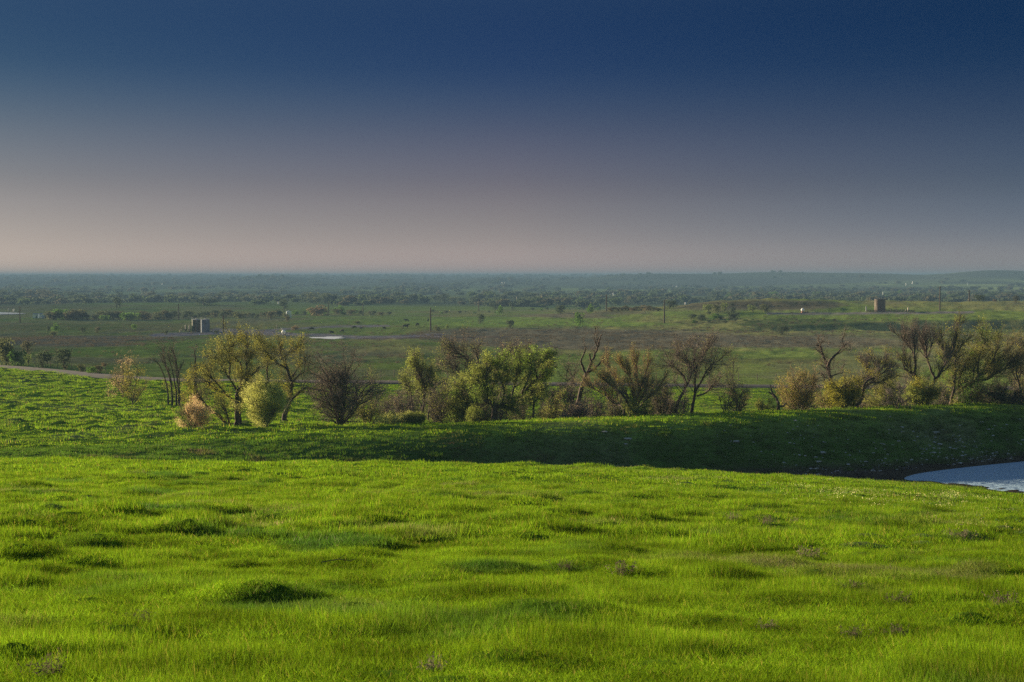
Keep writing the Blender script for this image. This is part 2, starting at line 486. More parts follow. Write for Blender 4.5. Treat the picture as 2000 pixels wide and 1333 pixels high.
# ------------------------------------------------------------------ sky, sun, air, camera
SUN_AZ = math.radians(56)      # to the left of the view direction
SUN_EL = math.radians(11.5)
def build_light():
    w = bpy.data.worlds.new('World'); S.world = w; w.use_nodes = True
    nt = w.node_tree; N = nt.nodes; L = nt.links; N.clear()
    out = N.new('ShaderNodeOutputWorld'); bg = N.new('ShaderNodeBackground')
    sky = N.new('ShaderNodeTexSky'); sky.sky_type = 'NISHITA'; sky.sun_disc = False
    sky.sun_elevation = SUN_EL; sky.sun_rotation = -SUN_AZ
    sky.air_density = SKY['air']; sky.dust_density = SKY['dust']; sky.ozone_density = SKY['ozone']
    tc = N.new('ShaderNodeTexCoord'); sx = N.new('ShaderNodeSeparateXYZ')
    L.new(tc.outputs['Generated'], sx.inputs[0])
    mp = N.new('ShaderNodeMapRange'); mp.inputs['From Min'].default_value = 0; mp.inputs['From Max'].default_value = .5
    L.new(sx.outputs['Z'], mp.inputs['Value'])
    # bearing: -.339 and +.339 are 20 degrees to the left and right of the view
    cb = N.new('ShaderNodeCombineXYZ'); L.new(sx.outputs['X'], cb.inputs[0]); L.new(sx.outputs['Y'], cb.inputs[1])
    nz = N.new('ShaderNodeVectorMath'); nz.operation = 'NORMALIZE'; L.new(cb.outputs[0], nz.inputs[0])
    s3 = N.new('ShaderNodeSeparateXYZ'); L.new(nz.outputs[0], s3.inputs[0])
    ramps = []
    for tab in SKY['tab']:
        rp = N.new('ShaderNodeValToRGB'); cr = rp.color_ramp; cr.interpolation = 'B_SPLINE'
        st = list(zip(SKY['el'], tab)) + SKY['over']
        for i, (p, c) in enumerate(st):
            e = cr.elements[i] if i < 2 else cr.elements.new(p/.5)
            e.position = p/.5; e.color = (*c, 1)
        L.new(mp.outputs['Result'], rp.inputs['Fac']); ramps.append(rp.outputs['Color'])
    prev = ramps[0]
    for i, (lo, hi) in enumerate([(-.339, 0), (0, .339)]):
        m2 = N.new('ShaderNodeMapRange'); m2.inputs['From Min'].default_value = lo; m2.inputs['From Max'].default_value = hi
        L.new(s3.outputs['X'], m2.inputs['Value'])
        mm = N.new('ShaderNodeMix'); mm.data_type = 'RGBA'
        L.new(m2.outputs['Result'], mm.inputs['Factor']); L.new(prev, mm.inputs['A']); L.new(ramps[i+1], mm.inputs['B'])
        prev = mm.outputs['Result']
    mul = N.new('ShaderNodeVectorMath'); mul.operation = 'MULTIPLY'
    L.new(sky.outputs[0], mul.inputs[0]); L.new(prev, mul.inputs[1])
    L.new(mul.outputs[0], bg.inputs['Color']); bg.inputs['Strength'].default_value = SKY['strength']
    L.new(bg.outputs[0], out.inputs['Surface'])
    sd = bpy.data.lights.new('sun', 'SUN'); sd.energy = 5.0; sd.angle = math.radians(.6); sd.color = (1, .80, .52)
    so = bpy.data.objects.new('sun', sd); link(so)
    d = Vector((-math.sin(SUN_AZ)*math.cos(SUN_EL), math.cos(SUN_AZ)*math.cos(SUN_EL), math.sin(SUN_EL)))
    so.rotation_euler = d.to_track_quat('Z', 'Y').to_euler()
    so.location = d*200
    cam = bpy.data.cameras.new('camera'); co = bpy.data.objects.new('camera', cam); link(co)
    cam.lens = 50.0; cam.sensor_width = 36.0; cam.clip_end = 60000; cam.clip_start = .1
    co.location = (0, 0, 0); co.rotation_euler = (math.radians(90)-PITCH, 0, 0)
    cam.dof.use_dof = True; cam.dof.focus_distance = 130; cam.dof.aperture_fstop = 11.0
    S.camera = co
    S.view_settings.view_transform = 'Standard'; S.view_settings.look = 'None'
    S.view_settings.gamma = 1; S.view_settings.exposure = EXPOSURE
    c = S.cycles
    c.max_bounces = 5; c.diffuse_bounces = 3; c.glossy_bounces = 2; c.transmission_bounces = 3; c.transparent_max_bounces = 6; c.volume_bounces = 0
    c.use_adaptive_sampling = True; c.adaptive_threshold = .008
    c.use_denoising = False
    c.sample_clamp_indirect = 4

def build_haze():
    mb = MB()
    x, y0, y1, z0, z1 = 16500, -80, 14500, -120, 13.0
    mb.box((0, (y0+y1)/2, (z0+z1)/2), (2*x, y1-y0, z1-z0))
    m, nt, N, L = new_mat('evening_haze')
    out = N.new('ShaderNodeOutputMaterial'); v = N.new('ShaderNodeVolumePrincipled')
    v.inputs['Color'].default_value = (*HAZE['col'], 1); v.inputs['Density'].default_value = HAZE['den']
    v.inputs['Anisotropy'].default_value = HAZE['g']
    L.new(v.outputs[0], out.inputs['Volume'])
    o = mb.build('haze', m)
    props(o, kind='stuff')

SKY = dict(air=1.0, dust=1.0, ozone=1.0, strength=.076,
    el=[0.0032, 0.0248, 0.0498, 0.0675, 0.0958, 0.1202, 0.1434, 0.1885],
    tab=[[[0.2478, 0.3044, 0.6496], [0.1658, 0.1927, 0.3682], [0.1287, 0.1381, 0.2346], [0.1042, 0.1132, 0.1867], [0.0725, 0.0888, 0.1464], [0.0442, 0.0691, 0.1264], [0.0237, 0.0512, 0.1081], [0.0172, 0.0414, 0.0946]], [[0.4279, 0.4534, 0.9116], [0.22, 0.2331, 0.4348], [0.1564, 0.147, 0.2531], [0.1238, 0.1151, 0.205], [0.0797, 0.0828, 0.1579], [0.0439, 0.0639, 0.1367], [0.0211, 0.0455, 0.1222], [0.0159, 0.0397, 0.1052]], [[0.4379, 0.5071, 1], [0.1805, 0.2304, 0.5188], [0.1106, 0.139, 0.2851], [0.0833, 0.1072, 0.2215], [0.0527, 0.0746, 0.1589], [0.0307, 0.0552, 0.1311], [0.0148, 0.0433, 0.1144], [0.0044, 0.0306, 0.0924]]],
    over=[(.24, (.05,.08,.14)), (.42, (.5,.55,.6))])  # unseen overhead sky, brightened to add ambient fill light
HAZE = dict(col=(.125, .215, .33), den=2.8e-4, g=0.0)
EXPOSURE = 1.7
# ------------------------------------------------------------------ scattered ground cover (grass and the like)
def make_blades(n, rad, hgt, wid, segs, seed, lean=.35, dry=.06, stem=False):
    """one tuft: n tapering curved blades"""
    r = np.random.default_rng(seed)
    a = r.uniform(0, 2*np.pi, n); q = rad*np.sqrt(r.uniform(0, 1, n))
    bx, by = q*np.cos(a), q*np.sin(a)
    h = hgt*r.uniform(.45, 1.1, n); d = r.uniform(0, 2*np.pi, n); le = h*np.abs(r.normal(0, lean, n))+.02
    dx, dy = np.cos(d)*le+.10*h, np.sin(d)*le
    fa = r.uniform(0, np.pi, n); wx, wy = np.cos(fa)*wid*.5, np.sin(fa)*wid*.5
    V = []; rows = segs
    for s in range(rows):
        t = s/segs; k = t**1.8; w = (1-t*.75)*r.uniform(.8, 1.2, n)
        cx, cy, cz = bx+dx*k, by+dy*k, h*t*(1-.18*t)-.03
        V += [np.stack([cx-wx*w, cy-wy*w, cz], 1), np.stack([cx+wx*w, cy+wy*w, cz], 1)]
    V.append(np.stack([bx+dx, by+dy, h*.85], 1))
    V = np.stack(V, 1)                                    # n, 2*segs+1, 3
    k = 2*segs+1; base = (np.arange(n)*k)[:, None]
    F4 = [base+np.array([[2*s, 2*s+1, 2*s+3, 2*s+2]]) for s in range(segs-1)]
    F3 = base+np.array([[2*segs-2, 2*segs-1, 2*segs]])
    col = np.ones((n, 3))*r.uniform(.5, 1.45, (n, 1))
    isdry = r.uniform(0, 1, n) < dry
    col[isdry] = np.array([2.4, 1.15, 5.0])
    yel = r.uniform(0, 1, n) < .25
    col[yel & ~isdry] *= np.array([1.3, 1.05, .8])
    C = np.repeat(col, k, 0)
    return V.reshape(-1, 3), ([np.concatenate(F4)] if F4 else [])+[F3], C

def make_weed(seed, hgt=.3):
    r = np.random.default_rng(seed); V = []; Fc = []; n = 0
    for i in range(34):
        a = r.uniform(0, 6.28); t = r.uniform(.05, .6); L = hgt*r.uniform(.5, 1.1)
        p = np.array([r.normal(0, .08), r.normal(0, .08), -.02]); e = p+np.array([math.cos(a)*t*L, math.sin(a)*t*L, L*(1.1-t*.5)])
        w = np.array([math.sin(a), -math.cos(a), 0])*.0035
        V += [p-w, p+w, e+w*.5, e-w*.5]; Fc.append([n, n+1, n+2, n+3]); n += 4
        for j in range(7):
            q = p+(e-p)*r.uniform(.35, 1); d = r.normal(0, .014, 3); u = r.normal(0, .006, 3)
            V += [q, q+d+u, q+d*1.6, q+d-u]; Fc.append([n, n+1, n+2, n+3]); n += 4
    V = np.array(V); return V, [np.array(Fc)], np.ones((len(V), 3))*.9

def proto_coll(name, meshes, mat):
    """a collection that is not in the scene: its objects are only used as instances"""
    c = bpy.data.collections.new(name)
    for i, (V, Fc, C) in enumerate(meshes):
        o = mesh_np('%s_%02d' % (name, i), V, Fc, mat, attrs={'tone': ('FLOAT_COLOR', C)}, link_it=False)
        c.objects.link(o)
    return c

def scatter(name, pts, rot, scl, idx, coll, label=None, cat=None):
    o = mesh_np2(name, pts, rot, scl, idx)
    ng = bpy.data.node_groups.new(name, 'GeometryNodeTree')
    ng.interface.new_socket('Geometry', in_out='INPUT', socket_type='NodeSocketGeometry')
    ng.interface.new_socket('Geometry', in_out='OUTPUT', socket_type='NodeSocketGeometry')
    N, L = ng.nodes, ng.links
    gi, go = N.new('NodeGroupInput'), N.new('NodeGroupOutput')
    ip = N.new('GeometryNodeInstanceOnPoints'); ci = N.new('GeometryNodeCollectionInfo')
    ci.inputs['Collection'].default_value = coll
    ci.inputs['Separate Children'].default_value = True; ci.inputs['Reset Children'].default_value = True
    ip.inputs['Pick Instance'].default_value = True
    def na(n, t):
        a = N.new('GeometryNodeInputNamedAttribute'); a.data_type = t; a.inputs['Name'].default_value = n
        return a.outputs['Attribute']
    L.new(gi.outputs[0], ip.inputs['Points']); L.new(ci.outputs[0], ip.inputs['Instance'])
    L.new(na('idx', 'INT'), ip.inputs['Instance Index']); L.new(na('rot', 'FLOAT_VECTOR'), ip.inputs['Rotation'])
    L.new(na('scl', 'FLOAT_VECTOR'), ip.inputs['Scale']); L.new(ip.outputs[0], go.inputs[0])
    md = o.modifiers.new('cover', 'NODES'); md.node_group = ng
    props(o, label, cat, kind='stuff')
    return o

def mesh_np2(name, pts, rot, scl, idx):
    me = bpy.data.meshes.new(name); me.vertices.add(len(pts))
    me.vertices.foreach_set('co', np.ascontiguousarray(pts, np.float32).ravel())
    for k, t, f, a in (('rot', 'FLOAT_VECTOR', 'vector', rot), ('scl', 'FLOAT_VECTOR', 'vector', scl), ('idx', 'INT', 'value', idx)):
        at = me.attributes.new(k, t, 'POINT')
        at.data.foreach_set(f, np.ascontiguousarray(a, np.int32 if t == 'INT' else np.float32).ravel())
    o = bpy.data.objects.new(name, me); link(o)
    return o

def sample_fan(n, y0, y1, px0, px1, r, pw=2.0):
    """points uniform on the ground between two distances"""
    y = (r.uniform(y0**pw, y1**pw, n))**(1/pw)
    px = r.uniform(px0, px1, n)
    return (px-1000)/F*(y+3), y

def in_lush(x, y):
    """edge masks"""
    z, px, ys = base_z(x, y)
    return px, ys

def build_grass():
    r = np.random.default_rng(5)
    zone = [((.065, .155, .018), .45, .56, .70, 3.0), ((.15, .19, .05), .30, .60, .74, 9.0)]
    gm = leaf_mat('meadow_grass', (.125, .232, .010), .5, .42, 'tone', zone)
    near = proto_coll('blade_tuft', [make_blades(210, .24, .070, .0042, 3, 100+i) for i in range(5)], gm)
    mid = proto_coll('grass_clump', [make_blades(130, .34, .075, .008, 2, 200+i) for i in range(4)], gm)
    farc = proto_coll('grass_patch', [make_blades(80, .55, .085, .02, 1, 300+i, lean=.3) for i in range(4)], gm)
    def emit(name, n, y0, y1, px0, px1, coll, nv, s0, s1, keep=None, sz=1.0):
        x, y = sample_fan(n, y0, y1, px0, px1, r)
        px, ys = in_lush(x, y)
        k = np.ones(len(x), bool) if keep is None else keep(x, y, px, ys)
        x, y, px = x[k], y[k], px[k]
        z, _, _, lush, face, hum = terrain(x, y, True)
        wet = (px > 1500) & (z < -16.65)
        x, y, z, hum = x[~wet], y[~wet], z[~wet], hum[~wet]
        s = r.uniform(s0, s1, len(x))*(.85+.5*fbm(x/1.3, y/1.3, 2, 70)); tall = .62+1.1*sstep(.45, .75, fbm(x/1.1, y/1.1, 3, 71))
        hz = s*(.8+2.2*np.clip(hum, 0, .3))*sz*tall
        rot = np.stack([r.normal(0, .06, len(x)), r.normal(0, .06, len(x)), r.uniform(-.9, .9, len(x))+np.where(r.uniform(0,1,len(x))<.5, 0, 2.0)], 1)
        return scatter(name, np.stack([x, y, z], 1), rot, np.stack([s, s, hz], 1), r.integers(0, nv, len(x)), coll)
    inf = lambda x, y, px, ys: y < ys[6]+1
    emit('grass', 40000, 3.5, 22, -800, 2800, near, 5, .8, 1.25)
    emit('grass', 56000, 21, 50, -400, 2400, mid, 4, .85, 1.35)
    emit('grass', 60000, 48, 122, -200, 2200, farc, 4, .8, 1.3, inf)
    # bank and the pasture beyond it
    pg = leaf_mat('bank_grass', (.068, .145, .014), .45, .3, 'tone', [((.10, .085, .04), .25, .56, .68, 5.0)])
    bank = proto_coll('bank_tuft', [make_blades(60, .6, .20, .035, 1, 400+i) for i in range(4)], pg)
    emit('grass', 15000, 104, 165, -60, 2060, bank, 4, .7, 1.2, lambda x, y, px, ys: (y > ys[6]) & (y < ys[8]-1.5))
    pm = leaf_mat('pasture_grass', (.145, .265, .014), .45, .3, 'tone', zone)
    past = proto_coll('pasture_tuft', [make_blades(56, .9, .12, .045, 1, 500+i) for i in range(4)], pm)
    emit('grass', 34000, 115, 330, -60, 2060, past, 4, .8, 1.3, lambda x, y, px, ys: (y > ys[8]-2) & (y < road_y(px)-5+r.normal(0, 1.2, len(x))))
    dm = leaf_mat('tussock_grass', (.085, .18, .014), .4, .35, 'tone', [((.13, .12, .06), .4, .60, .70, 5.0)])
    tc = proto_coll('tussock', [make_blades(170, .36, .14, .010, 2, 600+i, lean=.5, dry=.05) for i in range(4)], dm)
    for n, y0, y1, px0, px1, kp in ((4200, 12, 108, -60, 2060, lambda x, y, px, ys: y < ys[5]), (1500, 118, 285, -60, 900, lambda x, y, px, ys: (y > ys[8]+2) & (y < road_y(px)-5)),
                                    (500, 106, 140, -60, 2060, lambda x, y, px, ys: (y > ys[7]) & (y < ys[8]-3))):
        x, y = sample_fan(n, y0, y1, px0, px1, r); px, ys = in_lush(x, y)
        k = kp(x, y, px, ys) & (r.uniform(0, 1, len(x)) < .25+.9*sstep(.4, .65, fbm(x/12, y/14, 3, 610)))
        x, y, px = x[k], y[k], px[k]; z = terrain(x, y); k = ~((px > 1500) & (z < -16.6)); x, y, z = x[k], y[k], z[k]
        s = r.lognormal(-.12, .32, len(x))*(.42+.5*sstep(15, 70, y)); m = 1+.5*sstep(100, 150, y)
        scatter('tussocks', np.stack([x, y, z-.02], 1), np.stack([x*0, x*0, r.normal(0, .3, len(x))], 1), np.stack([s*r.uniform(1.1, 1.9, len(x))*m, s*m, s*r.uniform(.7, 1.15, len(x))], 1), r.integers(0, 4, len(x)), tc)
    return gm

def build_weeds():
    r = np.random.default_rng(8)
    wm = leaf_mat('dry_weed', (.13, .115, .08), .3, .3, 'tone')
    rm = leaf_mat('red_dock', (.22, .12, .07), .4, .3, 'tone')
    wc = proto_coll('weed', [make_weed(700+i) for i in range(4)], wm)
    rc = proto_coll('reed', [make_blades(70, .5, .5, .03, 2, 720+i, lean=.3, dry=0) for i in range(3)], rm)
    # brown weeds on the plain, thick in bands
    x, y = sample_fan(26000, 300, 700, -60, 2060, r)
    z, px, ys = terrain(x, y, True)[:3]
    row = row_of(z, y)
    d = np.zeros(len(x))+.10
    for cx, cy, rx, ry, w in [(1180, 663, 340, 20, 1), (950, 655, 150, 14, 1), (1500, 668, 270, 12, .9), (1750, 668, 330, 16, .7), (170, 667, 210, 11, 1),
                              (470, 690, 140, 14, .7), (620, 672, 90, 8, .6), (700, 700, 200, 12, .4), (1400, 640, 120, 14, .8), (1000, 697, 90, 10, .4), (1500, 640, 500, 20, .4)]:
        d = np.maximum(d, blob(px, row, cx, cy, rx, ry)*w)
    k = r.uniform(0, 1, len(x)) < d*sstep(.38, .6, fbm(x/9, y/16, 3, 800))
    x, y, z = x[k], y[k], z[k]
    s = r.uniform(1.2, 2.6, len(x))
    scatter('weeds', np.stack([x, y, z], 1), np.stack([x*0, x*0, r.uniform(0, 6, len(x))], 1), np.stack([s*1.6, s*1.6, s*.8], 1), r.integers(0, 4, len(x)), wc)
    # reddish reeds along the lower edge of the bank and round the pond
    X = []; 
    for px, yy, n in [(1200, None, 700), (1230, None, 300), (1120, None, 160), (1010, None, 60), (1330, None, 90), (1500, None, 60), (700, None, 30), (860, None, 30)]:
        a = r.normal(px, 55 if px < 1400 else 110, n)
        yy = np.interp(a, PXC, lipY)+r.normal(.6, 1.1, n)
        X.append(np.stack([(a-1000)/F*yy, yy], 1))
    X = np.concatenate(X); x, y = X[:, 0], X[:, 1]; z = terrain(x, y)
    k = z > -16.95; x, y, z = x[k], y[k], z[k]; s = r.uniform(.35, .95, len(x))
    scatter('reeds', np.stack([x, y, z], 1), np.stack([x*0, x*0, r.uniform(0, 6, len(x))], 1), np.stack([s, s, s*.75], 1), r.integers(0, 3, len(x)), rc)
    # white daisies in the right of the meadow
    fm = leaf_mat('small_flower', (.75, .72, .35), .2, .1, 'tone')
    def flower(seed):
        q = np.random.default_rng(seed); V = []; Fc = []; n = 0
        for i in range(14):
            c = np.array([q.uniform(-.6, .6), q.uniform(-.6, .6), q.uniform(.14, .22)]); s = .016
            ring = [c+np.array([math.cos(k)*s, math.sin(k)*s*.6, math.sin(k)*s*.7]) for k in np.linspace(0, 6.28, 7)[:-1]]
            V += ring; Fc.append(list(range(n, n+6))); n += 6
        V = np.array(V); return V, [np.array(Fc)], np.ones((len(V), 3))
    fc = proto_coll('flower_patch', [flower(900+i) for i in range(3)], fm)
    x, y = sample_fan(5000, 26, 112, 900, 2060, r)
    z, px, ys = terrain(x, y, True)[:3]
    k = (r.uniform(0, 1, len(x)) < sstep(1000, 1700, px)*sstep(.42, .62, fbm(x/7, y/9, 3, 880))*sstep(22, 55, y)) & (y < ys[5]) 
    x, y, z = x[k], y[k], z[k]; s = r.uniform(.5, .9, len(x))
    scatter('meadow_flowers', np.stack([x, y, z], 1), np.stack([x*0, x*0, r.uniform(0, 6, len(x))], 1), np.stack([s, s, s], 1), r.integers(0, 3, len(x)), fc)
# ------------------------------------------------------------------ trees
BARK = {}
LEAF = {}
def init_tree_mats():
    BARK['dark'] = solid('dark_bark', (.075, .058, .048), .95, var=.35, scale=6)
    BARK['grey'] = solid('grey_bark', (.085, .068, .056), .95, var=.35, scale=6)
    BARK['pale'] = solid('pale_dead_wood', (.30, .24, .18), .9, var=.3, scale=5)
    BARK['twig'] = solid('twig_bark', (.12, .09, .07), .95, var=.3, scale=4)
    BARK['twig_purple'] = solid('purple_brown_twigs', (.185, .155, .13), .95, var=.3, scale=4)
    BARK['twig_tan'] = solid('tan_twigs', (.36, .27, .16), .95, var=.3, scale=4)
    BARK['twig_olive'] = solid('olive_twigs', (.22, .20, .09), .95, var=.3, scale=4)
    for k, c in dict(spring=(.23, .27, .06), bright=(.18, .26, .045), yellow=(.28, .27, .04), deep=(.085, .16, .03), olive=(.25, .26, .06),
                     tan=(.62, .47, .25), rust=(.27, .21, .13), dark=(.06, .09, .035), lime=(.56, .58, .17), pink=(.45, .12, .09),
                     hazy=(.06, .08, .045), brownish=(.085, .085, .05), far_rust=(.14, .11, .065), far_spring=(.12, .16, .05), far_olive=(.095, .11, .05)).items():
        LEAF[k] = leaf_mat('leaves_'+k, c, .5, .35, 'tone')

def spawn(par, n, r, lo, hi, lf, spread, up, droop=0., fy=1.0):
    """children (n,4,3) growing from parent polylines (N,4,3)"""
    N = len(par); L = np.linalg.norm(par[:, 3]-par[:, 0], axis=1)+1e-6
    w = L/L.sum(); i = r.choice(N, n, p=w); t = r.uniform(lo, hi, n)*3
    s = np.minimum(t.astype(int), 2); f = (t-s)[:, None]
    p = par[i, s]*(1-f)+par[i, s+1]*f
    d = par[i, s+1]-par[i, s]; d /= np.linalg.norm(d, axis=1)[:, None]+1e-9
    o = r.normal(0, 1, (n, 3)); o -= (o*d).sum(1)[:, None]*d; o /= np.linalg.norm(o, axis=1)[:, None]
    a = np.abs(r.normal(spread, spread*.35, n))[:, None]
    e = d*np.cos(a)+o*np.sin(a); e[:, 2] += up; e[:, 1] *= fy; e /= np.linalg.norm(e, axis=1)[:, None]
    ln = (lf*r.uniform(.5, 1.15, n))[:, None]
    out = np.zeros((n, 4, 3)); out[:, 0] = p; c = e.copy()
    for k in range(1, 4):
        out[:, k] = out[:, k-1]+c*ln/3
        c = c+r.normal(0, .16, (n, 3)); c[:, 2] += .10-droop; c /= np.linalg.norm(c, axis=1)[:, None]
    return out

def tubes_np(P4, r0, r1, sides=3):
    """(N,4,3) polylines to tapered tubes"""
    N = len(P4); d = P4[:, 3]-P4[:, 0]; d /= np.linalg.norm(d, axis=1)[:, None]+1e-9
    a = np.where(np.abs(d[:, 2:3]) > .8, np.array([[1., 0, 0]]), np.array([[0, 0, 1.]]))
    u = np.cross(d, a); u /= np.linalg.norm(u, axis=1)[:, None]; w = np.cross(d, u)
    V = np.zeros((N, 4, sides, 3))
    for k in range(4):
        rr = (r0*(1-k/3)+r1*k/3); rr = rr[:, None] if hasattr(rr, 'shape') and rr.ndim == 1 else rr
        for s in range(sides):
            an = 2*math.pi*s/sides
            V[:, k, s] = P4[:, k]+(u*math.cos(an)+w*math.sin(an))*rr
    b = (np.arange(N)*4*sides)[:, None]
    F4 = []
    for k in range(3):
        for s in range(sides):
            s2 = (s+1) % sides
            F4.append(b+np.array([[k*sides+s, k*sides+s2, (k+1)*sides+s2, (k+1)*sides+s]]))
    return V.reshape(-1, 3), np.concatenate(F4)

def limb_mesh(limbs, sides=7, r=None):
    """limbs: list of (pts (k,3), r0, r1): smooth bent tubes, with knots and wobble"""
    Vs, Fs, n = [], [], 0
    for pts, r0, r1 in limbs:
        pts = np.asarray(pts, float)
        q = resample(pts, max(6, 4*len(pts)), r, .12*r0)
        m = len(q); T = np.gradient(q, axis=0); T /= np.linalg.norm(T, axis=1)[:, None]+1e-9
        ref = np.array([0.1, 1, 0.05]); u = np.cross(T, ref); u /= np.linalg.norm(u, axis=1)[:, None]; w = np.cross(T, u)
        rad = (r0+(r1-r0)*np.linspace(0, 1, m)**.8)*(1+r.normal(0, .06, m))
        an = np.arange(sides)*2*math.pi/sides
        V = q[:, None]+(u[:, None]*np.cos(an)[None, :, None]+w[:, None]*np.sin(an)[None, :, None])*rad[:, None, None]
        Vs.append(V.reshape(-1, 3))
        i = np.arange(m-1)[:, None]*sides+np.arange(sides)[None]; i2 = np.arange(m-1)[:, None]*sides+((np.arange(sides)+1) % sides)[None]
        Fs.append(np.stack([i, i2, i2+sides, i+sides], -1).reshape(-1, 4)+n); n += m*sides
    return np.concatenate(Vs), np.concatenate(Fs)

def resample(pts, m, r, wob):
    t = np.linspace(0, len(pts)-1, m); i = np.minimum(t.astype(int), len(pts)-2); f = (t-i)[:, None]
    pm = np.vstack([2*pts[0]-pts[1], pts, 2*pts[-1]-pts[-2]])
    p0, p1, p2, p3 = pm[i], pm[i+1], pm[i+2], pm[i+3]
    q = .5*((2*p1)+(p2-p0)*f+(2*p0-5*p1+4*p2-p3)*f**2+(3*p1-p0-3*p2+p3)*f**3)
    w = r.normal(0, wob, q.shape); w[0] = 0
    return q+w

def leaf_np(c, size, r, flat=.0):
    """leaf clumps: bent quads at points c"""
    c = np.concatenate([c, c+r.normal(0, .12, c.shape)]); size = size*.62
    n = len(c); a = r.normal(0, 1, (n, 3)); a /= np.linalg.norm(a, axis=1)[:, None]
    b = np.cross(a, r.normal(0, 1, (n, 3))); b /= np.linalg.norm(b, axis=1)[:, None]
    s = (size*r.uniform(.5, 1.3, n))[:, None]
    V = np.stack([c-a*s*.7, c+b*s*.38+a*s*.05, c+a*s*.8, c-b*s*.42], 1).reshape(-1, 3)
    Fq = (np.arange(n)*4)[:, None]+np.arange(4)[None]
    tone = np.repeat(r.uniform(.65, 1.35, (n, 1))*np.array([[1, 1, 1]]), 4, 0)
    return V, Fq, tone

def build_tree(name, label, cat, base, limbs, r, bark='dark', twig='twig', leaf=None, n1=60, n2=400, n3=1200, len1=1.6, nl=0, ls=.16,
               spread=.68, up=.14, lo=.3, twr=.012, leafzone=None, droop=0., trunk_n=7, group=None, len2=.5, leaf2=None, cloud=None):
    """limbs in world space; everything is stored relative to the tree's base"""
    base = np.asarray(base, float)
    root = empty(name, tuple(base), label, cat, group)
    n1, n2, n3 = int(n1*.9), int(n2*1.15), int(n3*1.4); twr *= .8
    lw = [(np.asarray(p)-base, a, b) for p, a, b in limbs]
    V, Fc = limb_mesh(lw, trunk_n, r)
    par = np.array([resample(p, 4, r, 0) for p, a, b in lw])
    if n1 > 0:
        L1 = spawn(par, n1, r, lo, 1, len1, spread, up, droop)
        V1, F1 = tubes_np(L1, .035*max(.5, len1/1.8), .014, 5)
        V, Fc2 = np.concatenate([V, V1]), F1+len(V)
        trunk = mesh_np('trunk', V, [Fc, Fc2], BARK[bark], smooth=True, parent=root)
    else:
        trunk = mesh_np('trunk', V, [Fc], BARK[bark], smooth=True, parent=root); L1 = par
    src = np.concatenate([L1, par]) if n1 else par
    if n2:
        L2 = spawn(src, n2, r, .25, 1, len1*len2, spread*1.15, up*.7, droop)
        L3 = spawn(L2, n3, r, .15, 1, len1*len2*.6, spread*1.3, up*.5, droop)
        Va, Fa = tubes_np(L2, twr*1.15, twr*.6); Vb, Fb = tubes_np(L3, twr*.75, twr*.4)
        mesh_np('twigs', np.concatenate([Va, Vb]), [Fa, Fb+len(Va)], BARK[twig], parent=root)
        tips = np.concatenate([L3, L2])
    else: tips = src
    if nl and leaf:
        i = r.integers(0, len(tips), nl); t = r.uniform(.2, 1, nl)*3; s = np.minimum(t.astype(int), 2); f = (t-s)[:, None]
        c = tips[i, s]*(1-f)+tips[i, s+1]*f+r.normal(0, .09, (nl, 3))
        if cloud is not None:       # the outer leaves of a dense bush
            cx, rx, rz = cloud; m = int(nl*1.7); dd = r.normal(0, 1, (m, 3)); dd /= np.linalg.norm(dd, axis=1)[:, None]
            lump = .66+.62*vnoise(dd[:, 0]*2.9+base[0], dd[:, 2]*2.9+dd[:, 1]*1.7, 12)
            q = dd*(r.uniform(.1, 1, (m, 1))**.38)*lump[:, None]*np.array([rx, rx*.85, rz])+np.array([cx, 0, rz*.96])
            q[:, :2] *= (.62+.38*np.clip(q[:, 2]/rz, 0, 1))[:, None]
            c = np.concatenate([c, q[q[:, 2] > .1]])
        if leafzone is not None:
            c = c[leafzone(c+base)]
        # leaves bunch up: keep those in random clumps
        if len(c):
            g = vnoise(c[:, 0]*1.1+c[:, 1]*.7+base[0], c[:, 2]*1.1-c[:, 1]*.5, 33)
            c = c[g > .30]
        if leaf2:
            k = vnoise(c[:, 0]*.8+base[0]*3, c[:, 2]*.8, 77) > .5
            for cc, lm, nm in ((c[k], leaf, 'foliage'), (c[~k], leaf2, 'foliage')):
                if len(cc):
                    v, fq, tn = leaf_np(cc, ls, r); mesh_np(nm, v, [fq], LEAF[lm], attrs={'tone': ('FLOAT_COLOR', tn)}, parent=root)
        elif len(c):
            v, fq, tn = leaf_np(c, ls, r); mesh_np('foliage', v, [fq], LEAF[leaf], attrs={'tone': ('FLOAT_COLOR', tn)}, parent=root)
    return root

def wl(px_pts, Y, r, r0, r1, dy=.5):
    """limb through photo points at distance Y, wandering in depth"""
    k = len(px_pts); off = np.cumsum(r.normal(0, dy, k)); off[0] = 0
    return (np.array([P(a, b, Y+o) for (a, b), o in zip(px_pts, off)]), r0, r1)

